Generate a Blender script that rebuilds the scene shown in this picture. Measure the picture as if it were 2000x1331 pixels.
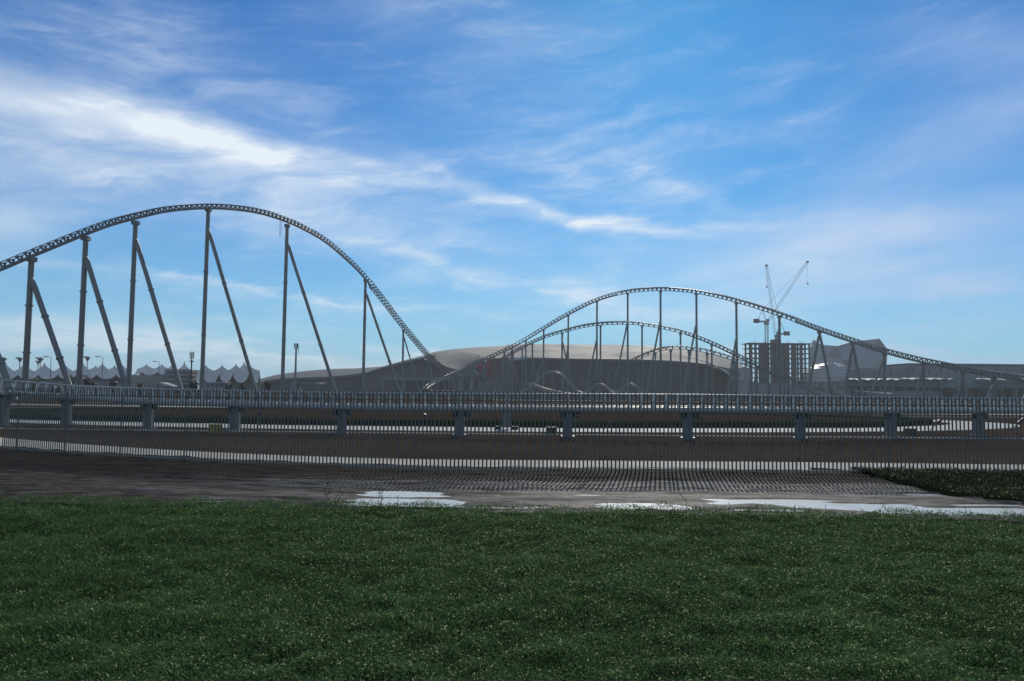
import bpy, math, random
import numpy as np
from mathutils import Vector, Matrix
R = math.radians
random.seed(7); rng = np.random.default_rng(11)
for o in list(bpy.data.objects): bpy.data.objects.remove(o)
scene = bpy.context.scene
COL = scene.collection

# ------------------------------------------------------------------ camera
H = 2.4; F = 1500.0
PITCH = math.atan(99.5 / F); ROLL = 0.010
cam_d = bpy.data.cameras.new('camera'); cam = bpy.data.objects.new('camera', cam_d); COL.objects.link(cam)
cam_d.sensor_width = 36; cam_d.lens = 36 * F / 2000; cam_d.clip_start = 0.1; cam_d.clip_end = 9000
CM = Matrix.Translation((0, 0, H)) @ Matrix.Rotation(R(90) + PITCH, 4, 'X') @ Matrix.Rotation(ROLL, 4, 'Z')
cam.matrix_world = CM
scene.camera = cam
RM = CM.to_3x3()

def ray(px, py):
    return RM @ Vector(((px - 1000) / F, (665.5 - py) / F, -1))
def at(px, py, Y):
    d = ray(px, py); t = Y / d.y
    return Vector((d.x * t, Y, H + d.z * t))
def gnd(px, py, z=0.0):
    d = ray(px, py); t = (z - H) / d.z
    return Vector((d.x * t, d.y * t, z))

# ------------------------------------------------------------------ light
SUN_EL = 29.0; SUN_AZ = math.degrees(math.atan2(290, F))      # degrees to the right of straight ahead
sun_d = bpy.data.lights.new('sun', 'SUN'); sun_d.energy = 3.2; sun_d.angle = R(0.6); sun_d.color = (1, 0.94, 0.82)
sun = bpy.data.objects.new('sun', sun_d); COL.objects.link(sun)
sd = Vector((math.sin(R(SUN_AZ)) * math.cos(R(SUN_EL)), math.cos(R(SUN_AZ)) * math.cos(R(SUN_EL)), math.sin(R(SUN_EL))))
sun.rotation_euler = sd.to_track_quat('Z', 'Y').to_euler()
scene.view_settings.view_transform = 'Standard'; scene.view_settings.look = 'None'
scene.view_settings.exposure = 0.0; scene.view_settings.gamma = 1; scene.view_settings.use_curve_mapping = False
scene.cycles.use_denoising = True
scene.cycles.max_bounces = 6; scene.cycles.volume_bounces = 0; scene.cycles.transparent_max_bounces = 8
scene.cycles.sample_clamp_indirect = 4.0

# ------------------------------------------------------------------ node helper
class E:
    """a shader-node socket with arithmetic"""
    def __init__(s, nt, sock): s.nt = nt; s.s = sock
    def _m(s, op, *a):
        n = s.nt.nodes.new('ShaderNodeMath'); n.operation = op
        for i, v in enumerate((s,) + a):
            if isinstance(v, E): s.nt.links.new(v.s, n.inputs[i])
            else: n.inputs[i].default_value = v
        return E(s.nt, n.outputs[0])
    def __add__(s, o): return s._m('ADD', o)
    __radd__ = __add__
    def __mul__(s, o): return s._m('MULTIPLY', o)
    __rmul__ = __mul__
    def __sub__(s, o): return s._m('SUBTRACT', o)
    def __rsub__(s, o): return (s * -1.0) + o
    def __truediv__(s, o): return s._m('DIVIDE', o)
    def f(s, op, *a): return s._m(op, *a)
    def ramp(s, lo, hi):
        n = s.nt.nodes.new('ShaderNodeMapRange'); n.interpolation_type = 'SMOOTHSTEP'
        s.nt.links.new(s.s, n.inputs[0]); n.inputs[1].default_value = lo; n.inputs[2].default_value = hi
        return E(s.nt, n.outputs[0])
def comb(nt, x, y, z):
    n = nt.nodes.new('ShaderNodeCombineXYZ')
    for i, v in enumerate((x, y, z)):
        if isinstance(v, E): nt.links.new(v.s, n.inputs[i])
        else: n.inputs[i].default_value = v
    return n.outputs[0]
def noise(nt, vec, scale, detail=4, rough=0.55, dist=0.0):
    n = nt.nodes.new('ShaderNodeTexNoise')
    n.inputs['Scale'].default_value = scale; n.inputs['Detail'].default_value = detail
    n.inputs['Roughness'].default_value = rough; n.inputs['Distortion'].default_value = dist
    if vec is not None: nt.links.new(vec, n.inputs['Vector'])
    return E(nt, n.outputs['Fac'])
def mixc(nt, fac, a, b):
    n = nt.nodes.new('ShaderNodeMix'); n.data_type = 'RGBA'
    if isinstance(fac, E): nt.links.new(fac.s, n.inputs[0])
    else: n.inputs[0].default_value = fac
    for i, v in ((6, a), (7, b)):
        if isinstance(v, (tuple, list)): n.inputs[i].default_value = tuple(v)[:3] + (1,)
        else: nt.links.new(v, n.inputs[i])
    return n.outputs[2]

# ------------------------------------------------------------------ sky
world = bpy.data.worlds.new('World'); scene.world = world; world.use_nodes = True
nt = world.node_tree; nt.nodes.clear()
out = nt.nodes.new('ShaderNodeOutputWorld'); bg = nt.nodes.new('ShaderNodeBackground')
sky = nt.nodes.new('ShaderNodeTexSky'); sky.sky_type = 'NISHITA'; sky.sun_disc = False
sky.sun_elevation = R(SUN_EL); sky.sun_rotation = R(SUN_AZ)
sky.air_density = 1.0; sky.dust_density = 0.15; sky.ozone_density = 2.5; sky.altitude = 0
SKY_STR = 0.10
hs = nt.nodes.new('ShaderNodeHueSaturation'); hs.inputs['Saturation'].default_value = 1.35; hs.inputs['Value'].default_value = 1.0
nt.links.new(sky.outputs[0], hs.inputs['Color'])
tc = nt.nodes.new('ShaderNodeTexCoord'); sep = nt.nodes.new('ShaderNodeSeparateXYZ')
nt.links.new(tc.outputs['Generated'], sep.inputs[0])
dx, dy, dz = [E(nt, sep.outputs[i]) for i in range(3)]
az = dx.f('ARCTAN2', dy); el = dz.f('ARCSINE')
# cirrus is a thin layer high up: look-up coordinates are the layer's plane
inv = dz.f('MAXIMUM', 0.0) + 0.16
pl = comb(nt, dx / inv, dy / inv, 0.0)
w1 = noise(nt, pl, 0.9, 4, 0.6) - 0.5
w2 = noise(nt, pl, 2.6, 5, 0.6) - 0.5
# fibres, drawn out along the wind
fa = comb(nt, az * 2.2 + el * 3.0, el * 13.0 - az * 2.2 + w1 * 1.6, 0.0)
fib = noise(nt, fa, 2.2, 8, 0.62, 0.6)
fa2 = comb(nt, az * 6.0 + el * 6.0, el * 30.0 - az * 4.0 + w2 * 3.0, 0.3)
fib2 = noise(nt, fa2, 1.6, 6, 0.65, 0.3)
fine = fib.ramp(0.32, 0.72) * 0.78 + fib2.ramp(0.3, 0.75) * 0.22
def dirang(px, py):
    d = ray(px, py).normalized(); return math.atan2(d.x, d.y), math.asin(d.z)
cloud = None
wv = comb(nt, az, el * -1.0 + w1 * 0.10 + w2 * 0.035, 0.0)
ftex = {}
def stroke(px, py, L, W, ang, amp, tex=0.75):
    """one drift of cirrus: a soft ellipse in azimuth and elevation, combed by the fibres"""
    global cloud
    a0, e0 = dirang(px, py)
    mp = nt.nodes.new('ShaderNodeMapping'); mp.vector_type = 'TEXTURE'; mp.inputs['Location'].default_value = (a0, -e0, 0)
    mp.inputs['Rotation'].default_value = (0, 0, R(ang)); mp.inputs['Scale'].default_value = (L / F, W / F, 1); nt.links.new(wv, mp.inputs[0])
    dp = nt.nodes.new('ShaderNodeVectorMath'); dp.operation = 'DOT_PRODUCT'; nt.links.new(mp.outputs[0], dp.inputs[0]); nt.links.new(mp.outputs[0], dp.inputs[1])
    g = E(nt, nt.nodes.new('ShaderNodeMath').outputs[0]); n = g.s.node; n.operation = 'POWER'; n.inputs[0].default_value = 0.3679; nt.links.new(dp.outputs['Value'], n.inputs[1])
    tq = round(tex * 5) / 5
    if tq not in ftex: ftex[tq] = fine * (tq * 1.5) + (1 - tq)
    n = nt.nodes.new('ShaderNodeMath'); n.operation = 'MULTIPLY'; nt.links.new(g.s, n.inputs[0]); nt.links.new(ftex[tq].s, n.inputs[1])
    m = nt.nodes.new('ShaderNodeMath'); m.operation = 'MULTIPLY_ADD'; nt.links.new(n.outputs[0], m.inputs[0]); m.inputs[1].default_value = amp
    if cloud is None: m.inputs[2].default_value = 0
    else: nt.links.new(cloud.s, m.inputs[2])
    cloud = E(nt, m.outputs[0])
for st in [(130, 200, 320, 42, 7, .68, .2), (390, 255, 190, 30, 12, .62, .4), (560, 300, 160, 24, 10, .40, .6), (760, 340, 220, 22, 9, .42, .8), (1000, 385, 190, 17, 18, .62, .6),
           (1210, 433, 210, 14, 5, .70, .6), (1340, 362, 130, 20, 22, .34, 1.), (1230, 400, 240, 45, 14, .10, 1.), (900, 520, 240, 13, 13, .36, .6), (560, 575, 300, 9, 4, .38, .6),
           (500, 640, 480, 16, 2, .20, .8), (1690, 465, 300, 52, -6, .66, .2), (1930, 60, 170, 45, 8, .34, .4), (1920, 230, 240, 60, -20, .34, .2), (1780, 520, 380, 80, -4, .26, .4),
           (250, 330, 430, 75, 4, .30, .6), (10, 440, 90, 50, 0, .36, .2), (1130, 290, 260, 80, 12, .24, .8), (950, 60, 380, 80, 10, .14, .6), (330, 110, 330, 60, 12, .28, .8),
           (1560, 200, 130, 60, -14, .14, 1.), (1800, 645, 300, 12, -5, .24, .6), (1150, 610, 460, 26, 0, .16, .8), (640, 430, 520, 70, 8, .26, .8), (120, 655, 230, 24, 0, .44, .4), (480, 690, 420, 13, 2, .42, .5), (900, 700, 400, 12, 0, .34, .6),
           (330, 560, 260, 14, 6, .18, .7), (1000, 560, 260, 18, 8, .30, .8), (1560, 600, 380, 40, -3, .32, .4), (1900, 560, 260, 26, 4, .30, .5), (1750, 690, 420, 14, 0, .40, .6)]:
    stroke(*st)
wisp = fib2.ramp(0.44, 0.78) * fib.ramp(0.38, 0.66) * 0.17
gen = (noise(nt, pl, 0.55, 6, 0.6, 0.4)).ramp(0.34, 0.68) * (fine * 0.6 + 0.4) * 0.8  # cloud thickened outside the view to whiten the ambient light
infront = dy.ramp(0.35, 0.75)
tot = (cloud + wisp + gen * (1 - infront * 0.85)).f('MINIMUM', 1.0)
tot = tot * dz.ramp(-0.06, 0.03)
warm = dx.ramp(0.05, 0.6)
ccol = mixc(nt, warm, (8.2, 9.0, 9.8), (4.9, 6.2, 8.7))
tintn = nt.nodes.new('ShaderNodeMix'); tintn.data_type = 'RGBA'; tintn.blend_type = 'MULTIPLY'; tintn.inputs[0].default_value = 1
nt.links.new(hs.outputs[0], tintn.inputs[6]); tintn.inputs[7].default_value = (.06, .58, .90, 1)
hz = ((el.f('MAXIMUM', 0.0) * -5.8).f('EXPONENT')) * 0.93
base = mixc(nt, hz, tintn.outputs[2], (3.5, 6.1, 8.3))
skyc = mixc(nt, tot, base, ccol)
nt.links.new(skyc, bg.inputs['Color']); bg.inputs['Strength'].default_value = SKY_STR
nt.links.new(bg.outputs[0], out.inputs['Surface'])
world.cycles.sampling_method = 'MANUAL'; world.cycles.sample_map_resolution = 256

# ------------------------------------------------------------------ materials
MAT = {}
def mat(name, col, rough=0.6, metal=0.0, col2=None, scale=3.0, bump=0.0, bscale=30.0, spec=0.5, coat=0.0, stretch=(1, 1, 1), detail=5):
    m = bpy.data.materials.new(name); m.use_nodes = True; t = m.node_tree; b = t.nodes['Principled BSDF']
    tcn = t.nodes.new('ShaderNodeTexCoord'); mp = t.nodes.new('ShaderNodeMapping'); mp.inputs['Scale'].default_value = stretch
    t.links.new(tcn.outputs['Object'], mp.inputs[0])
    if col2 is None: col2 = tuple(c * 0.7 for c in col)
    n = noise(t, mp.outputs[0], scale, detail, 0.6)
    t.links.new(mixc(t, n.ramp(0.3, 0.7), col, col2), b.inputs['Base Color'])
    b.inputs['Metallic'].default_value = metal; b.inputs['Specular IOR Level'].default_value = spec
    n2 = noise(t, mp.outputs[0], scale * 2.7, 4, 0.6)
    t.links.new((n2 * 0.3 + (rough - 0.15)).s, b.inputs['Roughness'])
    if coat: b.inputs['Coat Weight'].default_value = coat
    if bump:
        bp = t.nodes.new('ShaderNodeBump'); bp.inputs['Strength'].default_value = bump; bp.inputs['Distance'].default_value = 0.02
        nb = noise(t, mp.outputs[0], bscale, 5, 0.6); t.links.new(nb.s, bp.inputs['Height']); t.links.new(bp.outputs[0], b.inputs['Normal'])
    MAT[name] = m; return m
mat('coaster_steel', (.17, .172, .155), .55, 0, (.13, .132, .12), .5)
mat('coaster_rail', (.17, .172, .16), .45, .1, (.13, .132, .122), 1.5)
mat('near_track_steel', (.34, .345, .32), .5, .05, (.25, .255, .24), 1.2)
mat('sunlit_tie', (.62, .62, .57), .5, 0, (.5, .5, .46), 2.0)  # lighter than the track steel: sun on tie edges put into the colour
mat('column_steel', (.16, .165, .155), .5, 0, (.12, .124, .118), 2.0)
mat('bright_rail', (.30, .305, .28), .5, .05, (.24, .245, .225), 1.0, spec=.25)
mat('fence_steel', (.135, .138, .122), .55, .05, (.09, .093, .082), 2.2)
mat('black_rubber', (.018, .018, .02), .6)
mat('dark_wall', (.052, .046, .046), .45, 0, (.038, .034, .035), .06)
mat('roof_pale', (.125, .128, .126), .75, 0, (.10, .103, .102), .02, spec=.12)
mat('roof_grey', (.125, .127, .124), .75, 0, (.105, .106, .104), .03, spec=.12)
mat('roof_brown', (.15, .13, .11), .7, 0, (.12, .105, .09), .03, spec=.2)
mat('roof_red', (.21, .045, .035), .6, 0, (.16, .036, .03), .05, spec=.2)
mat('trim_white', (.46, .46, .42), .55, 0, (.38, .38, .35), .3, spec=.2)
mat('concrete', (.20, .20, .19), .8, 0, (.14, .14, .135), .12)
mat('concrete_raw', (.14, .128, .112), .85, 0, (.10, .092, .082), .15)
mat('crane_paint', (.22, .21, .18), .5, 0, (.17, .16, .14), .3)
mat('facet_grey', (.25, .25, .235), .6, 0, (.21, .21, .20), .02)
mat('facet_dark', (.145, .145, .14), .6, 0, (.125, .125, .12), .02)
mat('dome_shell', (.28, .30, .285), .5, .1, (.22, .24, .23), .05)
mat('mall_wall', (.19, .195, .20), .7, 0, (.16, .165, .17), .03)
mat('mall_dark', (.035, .04, .042), .35, 0, (.05, .05, .048), .08)
mat('teal_band', (.15, .18, .18), .5, .05, (.12, .15, .15), .03)
mat('tent_fabric', (.62, .60, .53), .8, 0, (.54, .52, .46), .05, spec=.2)
mat('tent_inner', (.22, .205, .18), .8, 0, (.17, .16, .14), .1)
mat('lamp_steel', (.13, .15, .16), .5, .3)
mat('bark', (.05, .038, .028), .9, 0, (.03, .024, .018), 3)
mat('leaf_dark', (.032, .042, .022), .55, 0, (.018, .026, .014), .6)
mat('leaf_dry', (.06, .045, .03), .6, 0, (.03, .026, .018), .6)
mat('yellow_plastic', (.36, .31, .02), .5, 0, (.24, .2, .015), 3)
mat('olive_plastic', (.085, .068, .022), .55, 0, (.055, .045, .016), 3)
mat('train_red', (.07, .012, .014), .35, 0, (.04, .01, .012), 1)
mat('weed_green', (.028, .042, .02), .5, 0, (.02, .03, .014), 12)
mat('sand_path', (.40, .375, .305), .9, 0, (.28, .26, .21), .35, .5, 8)
mat('ring_pave', (.46, .45, .40), .8, 0, (.36, .35, .31), .15, .3, 6, spec=.2)
mat('far_glint', (.36, .36, .33), .9, 0, (.24, .24, .22), .04, spec=0)
mat('mound_soil', (.066, .038, .018), .95, 0, (.040, .025, .013), .08, .8, 4, spec=0)
mat('kerb_stone', (.36, .35, .31), .85, 0, (.26, .25, .22), .6)
mat('clod', (.07, .045, .028), .95, 0, (.045, .03, .02), 5, spec=0)
mat('dark_cover', (.030, .036, .016), .95, 0, (.018, .022, .010), .3, .8, 6, spec=0)
mat('lawn_soil', (.014, .026, .009), .95, 0, (.02, .028, .011), 2, spec=0)

def ground_mat():
    m = bpy.data.materials.new('dirt'); m.use_nodes = True; t = m.node_tree; b = t.nodes['Principled BSDF']
    tcn = t.nodes.new('ShaderNodeTexCoord')
    a = noise(t, tcn.outputs['Object'], 0.06, 6, .6); c = noise(t, tcn.outputs['Object'], 1.3, 6, .7); d = noise(t, tcn.outputs['Object'], 9, 4, .7)
    c1 = mixc(t, a.ramp(.35, .65), (.076, .050, .030), (.042, .029, .019))
    c2 = mixc(t, c.ramp(.45, .75), c1, (.095, .062, .036))
    c3 = mixc(t, d.ramp(.5, .75) * 0.6, c2, (.02, .016, .014))
    t.links.new(c3, b.inputs['Base Color']); b.inputs['Roughness'].default_value = .95; b.inputs['Specular IOR Level'].default_value = 0
    bp = t.nodes.new('ShaderNodeBump'); bp.inputs['Strength'].default_value = .9; bp.inputs['Distance'].default_value = .08
    t.links.new((c * 0.7 + d * 0.3).s, bp.inputs['Height']); t.links.new(bp.outputs[0], b.inputs['Normal'])
    MAT['dirt'] = m
ground_mat()
def road_mat():
    m = bpy.data.materials.new('wet_road'); m.use_nodes = True; t = m.node_tree; b = t.nodes['Principled BSDF']
    tcn = t.nodes.new('ShaderNodeTexCoord'); sp = t.nodes.new('ShaderNodeSeparateXYZ'); t.links.new(tcn.outputs['Object'], sp.inputs[0])
    x, y, z = [E(t, sp.outputs[i]) for i in range(3)]
    st = comb(t, x * 0.25, y * 1.6, 0.0)
    a = noise(t, st, 1.1, 6, .6, .4); c = noise(t, st, 5, 6, .7); d = noise(t, tcn.outputs['Object'], 14, 5, .7)
    # brown mud to the left, washed grey paving to the right, mud again at the foot of the fence
    mud = (a + (x * -0.018) + (y - 20.9).ramp(-.7, .8) * 0.8).ramp(.45, .72)
    col = mixc(t, mud, (.088, .087, .079), (.050, .038, .028))
    col = mixc(t, c.ramp(.44, .62) * 0.85, col, (.016, .013, .011))
    e = noise(t, comb(t, x * 0.35, y * 4.0, 3.0), 3.0, 6, .7)
    col = mixc(t, e.ramp(.50, .66) * 0.75, col, (.17, .165, .15))
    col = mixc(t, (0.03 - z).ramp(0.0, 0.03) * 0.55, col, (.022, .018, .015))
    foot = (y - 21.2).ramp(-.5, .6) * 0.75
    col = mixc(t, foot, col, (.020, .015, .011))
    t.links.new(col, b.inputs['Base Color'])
    wet = (1 - mud) * 0.8 + (0.012 - z) * 9.0
    t.links.new((0.86 - wet.f('MAXIMUM', 0.0).f('MINIMUM', 1.0) * 0.20 + (d - 0.5) * 0.3).s, b.inputs['Roughness'])
    t.links.new(((1 - mud) * 0.10 + 0.04).s, b.inputs['Specular IOR Level'])
    bp = t.nodes.new('ShaderNodeBump'); bp.inputs['Strength'].default_value = .9; bp.inputs['Distance'].default_value = .05
    t.links.new((c * 0.6 + d * 0.4).s, bp.inputs['Height']); t.links.new(bp.outputs[0], b.inputs['Normal'])
    MAT['wet_road'] = m
road_mat()
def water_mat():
    m = bpy.data.materials.new('pale_glare_water'); m.use_nodes = True; t = m.node_tree; b = t.nodes['Principled BSDF']
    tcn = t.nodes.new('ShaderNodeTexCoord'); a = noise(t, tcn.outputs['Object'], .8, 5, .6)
    t.links.new(mixc(t, a.ramp(.3, .7), (.86, .87, .78), (.72, .73, .66)), b.inputs['Base Color'])  # near-white base colour stands in for bright sky reflection and glare
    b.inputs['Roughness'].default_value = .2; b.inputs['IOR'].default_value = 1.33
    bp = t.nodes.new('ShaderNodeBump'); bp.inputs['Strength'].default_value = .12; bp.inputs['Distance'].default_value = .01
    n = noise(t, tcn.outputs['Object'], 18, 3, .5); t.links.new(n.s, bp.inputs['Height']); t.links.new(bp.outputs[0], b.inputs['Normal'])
    MAT['pale_glare_water'] = m
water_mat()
def grass_mat(name, lo, mid, hi, glint_or_dry):
    m = bpy.data.materials.new(name); m.use_nodes = True; t = m.node_tree; t.nodes.remove(t.nodes['Principled BSDF'])
    o = t.nodes['Material Output']
    at_ = t.nodes.new('ShaderNodeAttribute'); at_.attribute_name = 'tint'; tint = E(t, at_.outputs['Fac'])
    tcn = t.nodes.new('ShaderNodeTexCoord')
    big = noise(t, tcn.outputs['Object'], .45, 4, .6)
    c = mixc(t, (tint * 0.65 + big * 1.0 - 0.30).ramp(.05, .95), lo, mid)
    c = mixc(t, tint.ramp(.74, 1.0), c, hi)  # lo and hi put the lawn's dark gaps and highlights into blade colour
    big2 = noise(t, tcn.outputs['Object'], .9, 3, .5)
    c = mixc(t, tint.ramp(.990, .998) * big.ramp(.42, .62), c, glint_or_dry)  # rare pale blades stand in for white leaf glints
    c = mixc(t, big2.ramp(.58, .74) * 0.35, c, (.030, .048, .012))
    d = t.nodes.new('ShaderNodeBsdfDiffuse'); t.links.new(c, d.inputs[0])
    tr = t.nodes.new('ShaderNodeBsdfTranslucent'); t.links.new(c, tr.inputs[0])
    g = t.nodes.new('ShaderNodeBsdfGlossy'); g.inputs['Roughness'].default_value = .38; g.inputs[0].default_value = (.9, .9, .7, 1)
    m1 = t.nodes.new('ShaderNodeMixShader'); m1.inputs[0].default_value = .3; t.links.new(d.outputs[0], m1.inputs[1]); t.links.new(tr.outputs[0], m1.inputs[2])
    m2 = t.nodes.new('ShaderNodeMixShader'); m2.inputs[0].default_value = .016; t.links.new(m1.outputs[0], m2.inputs[1]); t.links.new(g.outputs[0], m2.inputs[2])
    t.links.new(m2.outputs[0], o.inputs['Surface']); MAT[name] = m
grass_mat('lawn_blades', (.040, .082, .022), (.110, .215, .062), (.17, .275, .11), (.20, .27, .15))
grass_mat('verge_blades', (.010, .022, .006), (.026, .052, .013), (.05, .085, .028), (.12, .11, .07))

# ------------------------------------------------------------------ mesh helper
ORG = {}
class MB:
    def __init__(s): s.v = []; s.f = []
    def add(s, vs, fs):
        n = len(s.v); s.v += [tuple(p) for p in vs]; s.f += [tuple(i + n for i in q) for q in fs]; return s
    def box(s, c, size, rz=0.0):
        x, y, z = [q / 2 for q in size]; cc, ss = math.cos(rz), math.sin(rz); vs = []
        for sx, sy, sz in ((-1, -1, -1), (1, -1, -1), (1, 1, -1), (-1, 1, -1), (-1, -1, 1), (1, -1, 1), (1, 1, 1), (-1, 1, 1)):
            vs.append((c[0] + sx * x * cc - sy * y * ss, c[1] + sx * x * ss + sy * y * cc, c[2] + sz * z))
        return s.add(vs, [(3, 2, 1, 0), (4, 5, 6, 7), (0, 1, 5, 4), (1, 2, 6, 5), (2, 3, 7, 6), (3, 0, 4, 7)])
    def tube(s, p0, p1, r0, r1=None, n=8, cap=True):
        r1 = r0 if r1 is None else r1; p0, p1 = Vector(p0), Vector(p1); d = (p1 - p0).normalized()
        a = d.cross(Vector((0, 0, 1)) if abs(d.z) < .9 else Vector((1, 0, 0))).normalized(); b = d.cross(a)
        vs = []
        for p, r in ((p0, r0), (p1, r1)):
            for k in range(n):
                t = 2 * math.pi * k / n + math.pi / n; vs.append(p + a * (r * math.cos(t)) + b * (r * math.sin(t)))
        fs = [(k, k + n, (k + 1) % n + n, (k + 1) % n) for k in range(n)]
        if cap: fs += [tuple(range(n)), tuple(range(2 * n - 1, n - 1, -1))]
        return s.add(vs, fs)
    def beam(s, p0, p1, w, up=Vector((0, 0, 1)), h=None):
        h = w if h is None else h; p0, p1 = Vector(p0), Vector(p1); d = (p1 - p0).normalized()
        if abs(d.dot(up)) > .98: up = Vector((0, 1, 0))
        a = d.cross(up).normalized() * (w / 2); b = a.cross(d).normalized() * (h / 2)
        vs = [p + i * a + j * b for p in (p0, p1) for i, j in ((-1, -1), (1, -1), (1, 1), (-1, 1))]
        return s.add(vs, [(0, 1, 2, 3), (7, 6, 5, 4), (0, 4, 5, 1), (1, 5, 6, 2), (2, 6, 7, 3), (3, 7, 4, 0)])
    def sweep(s, pts, A, B, r, n=8, rb=None):
        """tube through pts with frame vectors A, B per point"""
        rb = r if rb is None else rb; m = len(pts); vs = []
        for p, a, b in zip(pts, A, B):
            for k in range(n):
                t = 2 * math.pi * (k + .5) / n; vs.append(p + a * (r * math.cos(t)) + b * (rb * math.sin(t)))
        fs = [(i * n + k, i * n + (k + 1) % n, (i + 1) * n + (k + 1) % n, (i + 1) * n + k) for i in range(m - 1) for k in range(n)]
        fs += [tuple(range(n - 1, -1, -1)), tuple((m - 1) * n + k for k in range(n))]
        return s.add(vs, fs)
    def grid(s, rows, flip=False):
        m, n = len(rows), len(rows[0]); vs = [p for r in rows for p in r]
        fs = [(i * n + j, i * n + j + 1, (i + 1) * n + j + 1, (i + 1) * n + j) for i in range(m - 1) for j in range(n - 1)]
        if flip: fs = [q[::-1] for q in fs]
        return s.add(vs, fs)
    def solid_grid(s, rows, off):
        """sheet with thickness: rows plus the same rows shifted by off, edges closed"""
        m, n = len(rows), len(rows[0]); off = Vector(off)
        top = [Vector(p) for r in rows for p in r]; bot = [p + off for p in top]; N = len(top); vs = top + bot; fs = []
        for i in range(m - 1):
            for j in range(n - 1):
                q = (i * n + j, i * n + j + 1, (i + 1) * n + j + 1, (i + 1) * n + j); fs += [q, tuple(k + N for k in q[::-1])]
        ed = [(j, j + 1) for j in range(n - 1)] + [((m - 1) * n + j + 1, (m - 1) * n + j) for j in range(n - 1)]
        ed += [((i + 1) * n, i * n) for i in range(m - 1)] + [(i * n + n - 1, (i + 1) * n + n - 1) for i in range(m - 1)]
        fs += [(b, a, a + N, b + N) for a, b in ed]
        return s.add(vs, fs)
    def poly(s, pts): return s.add(pts, [tuple(range(len(pts)))])
    def prism(s, pts, off):
        off = Vector(off); n = len(pts); vs = [Vector(p) for p in pts]; vs += [p + off for p in vs]
        return s.add(vs, [tuple(range(n)), tuple(range(2 * n - 1, n - 1, -1))] + [(k, k + n, (k + 1) % n + n, (k + 1) % n) for k in range(n)])
    def build(s, name, material, parent=None, smooth=None, kind=None, label=None):
        org = ORG.get(parent.name, Vector((0, 0, 0))) if parent else Vector((0, 0, 0))
        me = bpy.data.meshes.new(name); me.from_pydata([(p[0] - org.x, p[1] - org.y, p[2] - org.z) for p in s.v], [], s.f)
        me.validate(); me.update()
        if smooth is not None:
            me.polygons.foreach_set('use_smooth', [True] * len(me.polygons)); me.set_sharp_from_angle(angle=R(smooth))
        me.materials.append(MAT[material])
        o = bpy.data.objects.new(name, me); COL.objects.link(o)
        if parent: o.parent = parent
        ORG[o.name] = org.copy()
        if kind: o['kind'] = kind
        if label: o['label'] = label
        return o
def inst(name, mesh, parent, loc, rz=0.0, sc=None):
    o = bpy.data.objects.new(name, mesh); COL.objects.link(o); o.parent = parent
    org = ORG.get(parent.name, Vector((0, 0, 0))) if parent else Vector((0, 0, 0))
    o.location = Vector(loc) - org; o.rotation_euler = (0, 0, rz)
    if sc: o.scale = sc
    ORG[o.name] = Vector(loc)
    return o
def thing(name, label, cat, loc, group=None):
    o = bpy.data.objects.new(name, None); COL.objects.link(o); o.location = loc; o.empty_display_size = .3
    ORG[o.name] = Vector(loc); o['label'] = label; o['category'] = cat
    if group: o['group'] = group
    return o
def tag(o, label, cat, group=None):
    o['label'] = label; o['category'] = cat
    if group: o['group'] = group
    return o
def struct(o): o['kind'] = 'structure'; return o
def mesh_of(name, mb, material, smooth=None):
    me = bpy.data.meshes.new(name); me.from_pydata([tuple(p) for p in mb.v], [], mb.f); me.update(); me.materials.append(MAT[material])
    if smooth is not None:
        me.polygons.foreach_set('use_smooth', [True] * len(me.polygons)); me.set_sharp_from_angle(angle=R(smooth))
    return me

# value noise for relief
_tab = rng.random((256, 256))
def vnoise(x, y):
    xi = np.floor(x).astype(int); yi = np.floor(y).astype(int); fx = x - xi; fy = y - yi
    fx = fx * fx * (3 - 2 * fx); fy = fy * fy * (3 - 2 * fy)
    g = lambda i, j: _tab[i % 256, j % 256]
    return (g(xi, yi) * (1 - fx) + g(xi + 1, yi) * fx) * (1 - fy) + (g(xi, yi + 1) * (1 - fx) + g(xi + 1, yi + 1) * fx) * fy
def fbm(x, y, o=4):
    s = 0; a = .5
    for k in range(o): s = s + a * vnoise(x * 2 ** k + 17.3 * k, y * 2 ** k + 9.1 * k); a *= .5
    return s

# ================================================================== SETTING
GND = -0.10
struct(MB().box((0, 1400, GND - 0.25), (5200, 3200, 0.5)).build('ground', 'dirt'))

# fence line (plan): a little farther away to the left
def fence_y(x): return 22.75 + (0.020 * (x + 2) ** 2 * 0.45 if x < -2 else 0.0) * 1.0
def fence_xy(x):
    return Vector((x, 22.75 + (max(0, -2 - x) ** 1.6) * 0.062, 0))

# wet road: a sheet with real ruts and hollows, water stands in the hollows
nx, ny = 420, 130
xs = np.linspace(-24, 24, nx); 
E_ = [gnd(px, py) for px, py in ((-300, 968), (0, 978), (250, 982), (500, 985), (700, 989), (900, 994), (1200, 997), (1500, 1001), (1750, 1009), (2000, 1014), (2400, 1022))]
ex = np.array([p.x for p in E_]); ey = np.array([p.y for p in E_])
def lawn_edge(x):
    x = np.asarray(x, float); return np.interp(x, ex, ey) + .42 * (fbm(x * .9 + 40, x * 0 + 3.3, 4) - .47)
X = np.repeat(xs[None, :], ny, 0)
Fy = np.array([fence_xy(float(x)).y for x in xs]) + 1.2
Y0 = lawn_edge(xs) - 0.6
T = np.linspace(0, 1, ny)[:, None]
Yg = Y0[None, :] * (1 - T) + Fy[None, :] * T
Z = (fbm(X * .45, Yg * 2.6, 5) - .47) * 0.11 + (fbm(X * 2.2, Yg * 8, 3) - .44) * 0.045 + (fbm(X * 1.1 + 9, Yg * 4.5, 4) - .47) * 0.075
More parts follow.
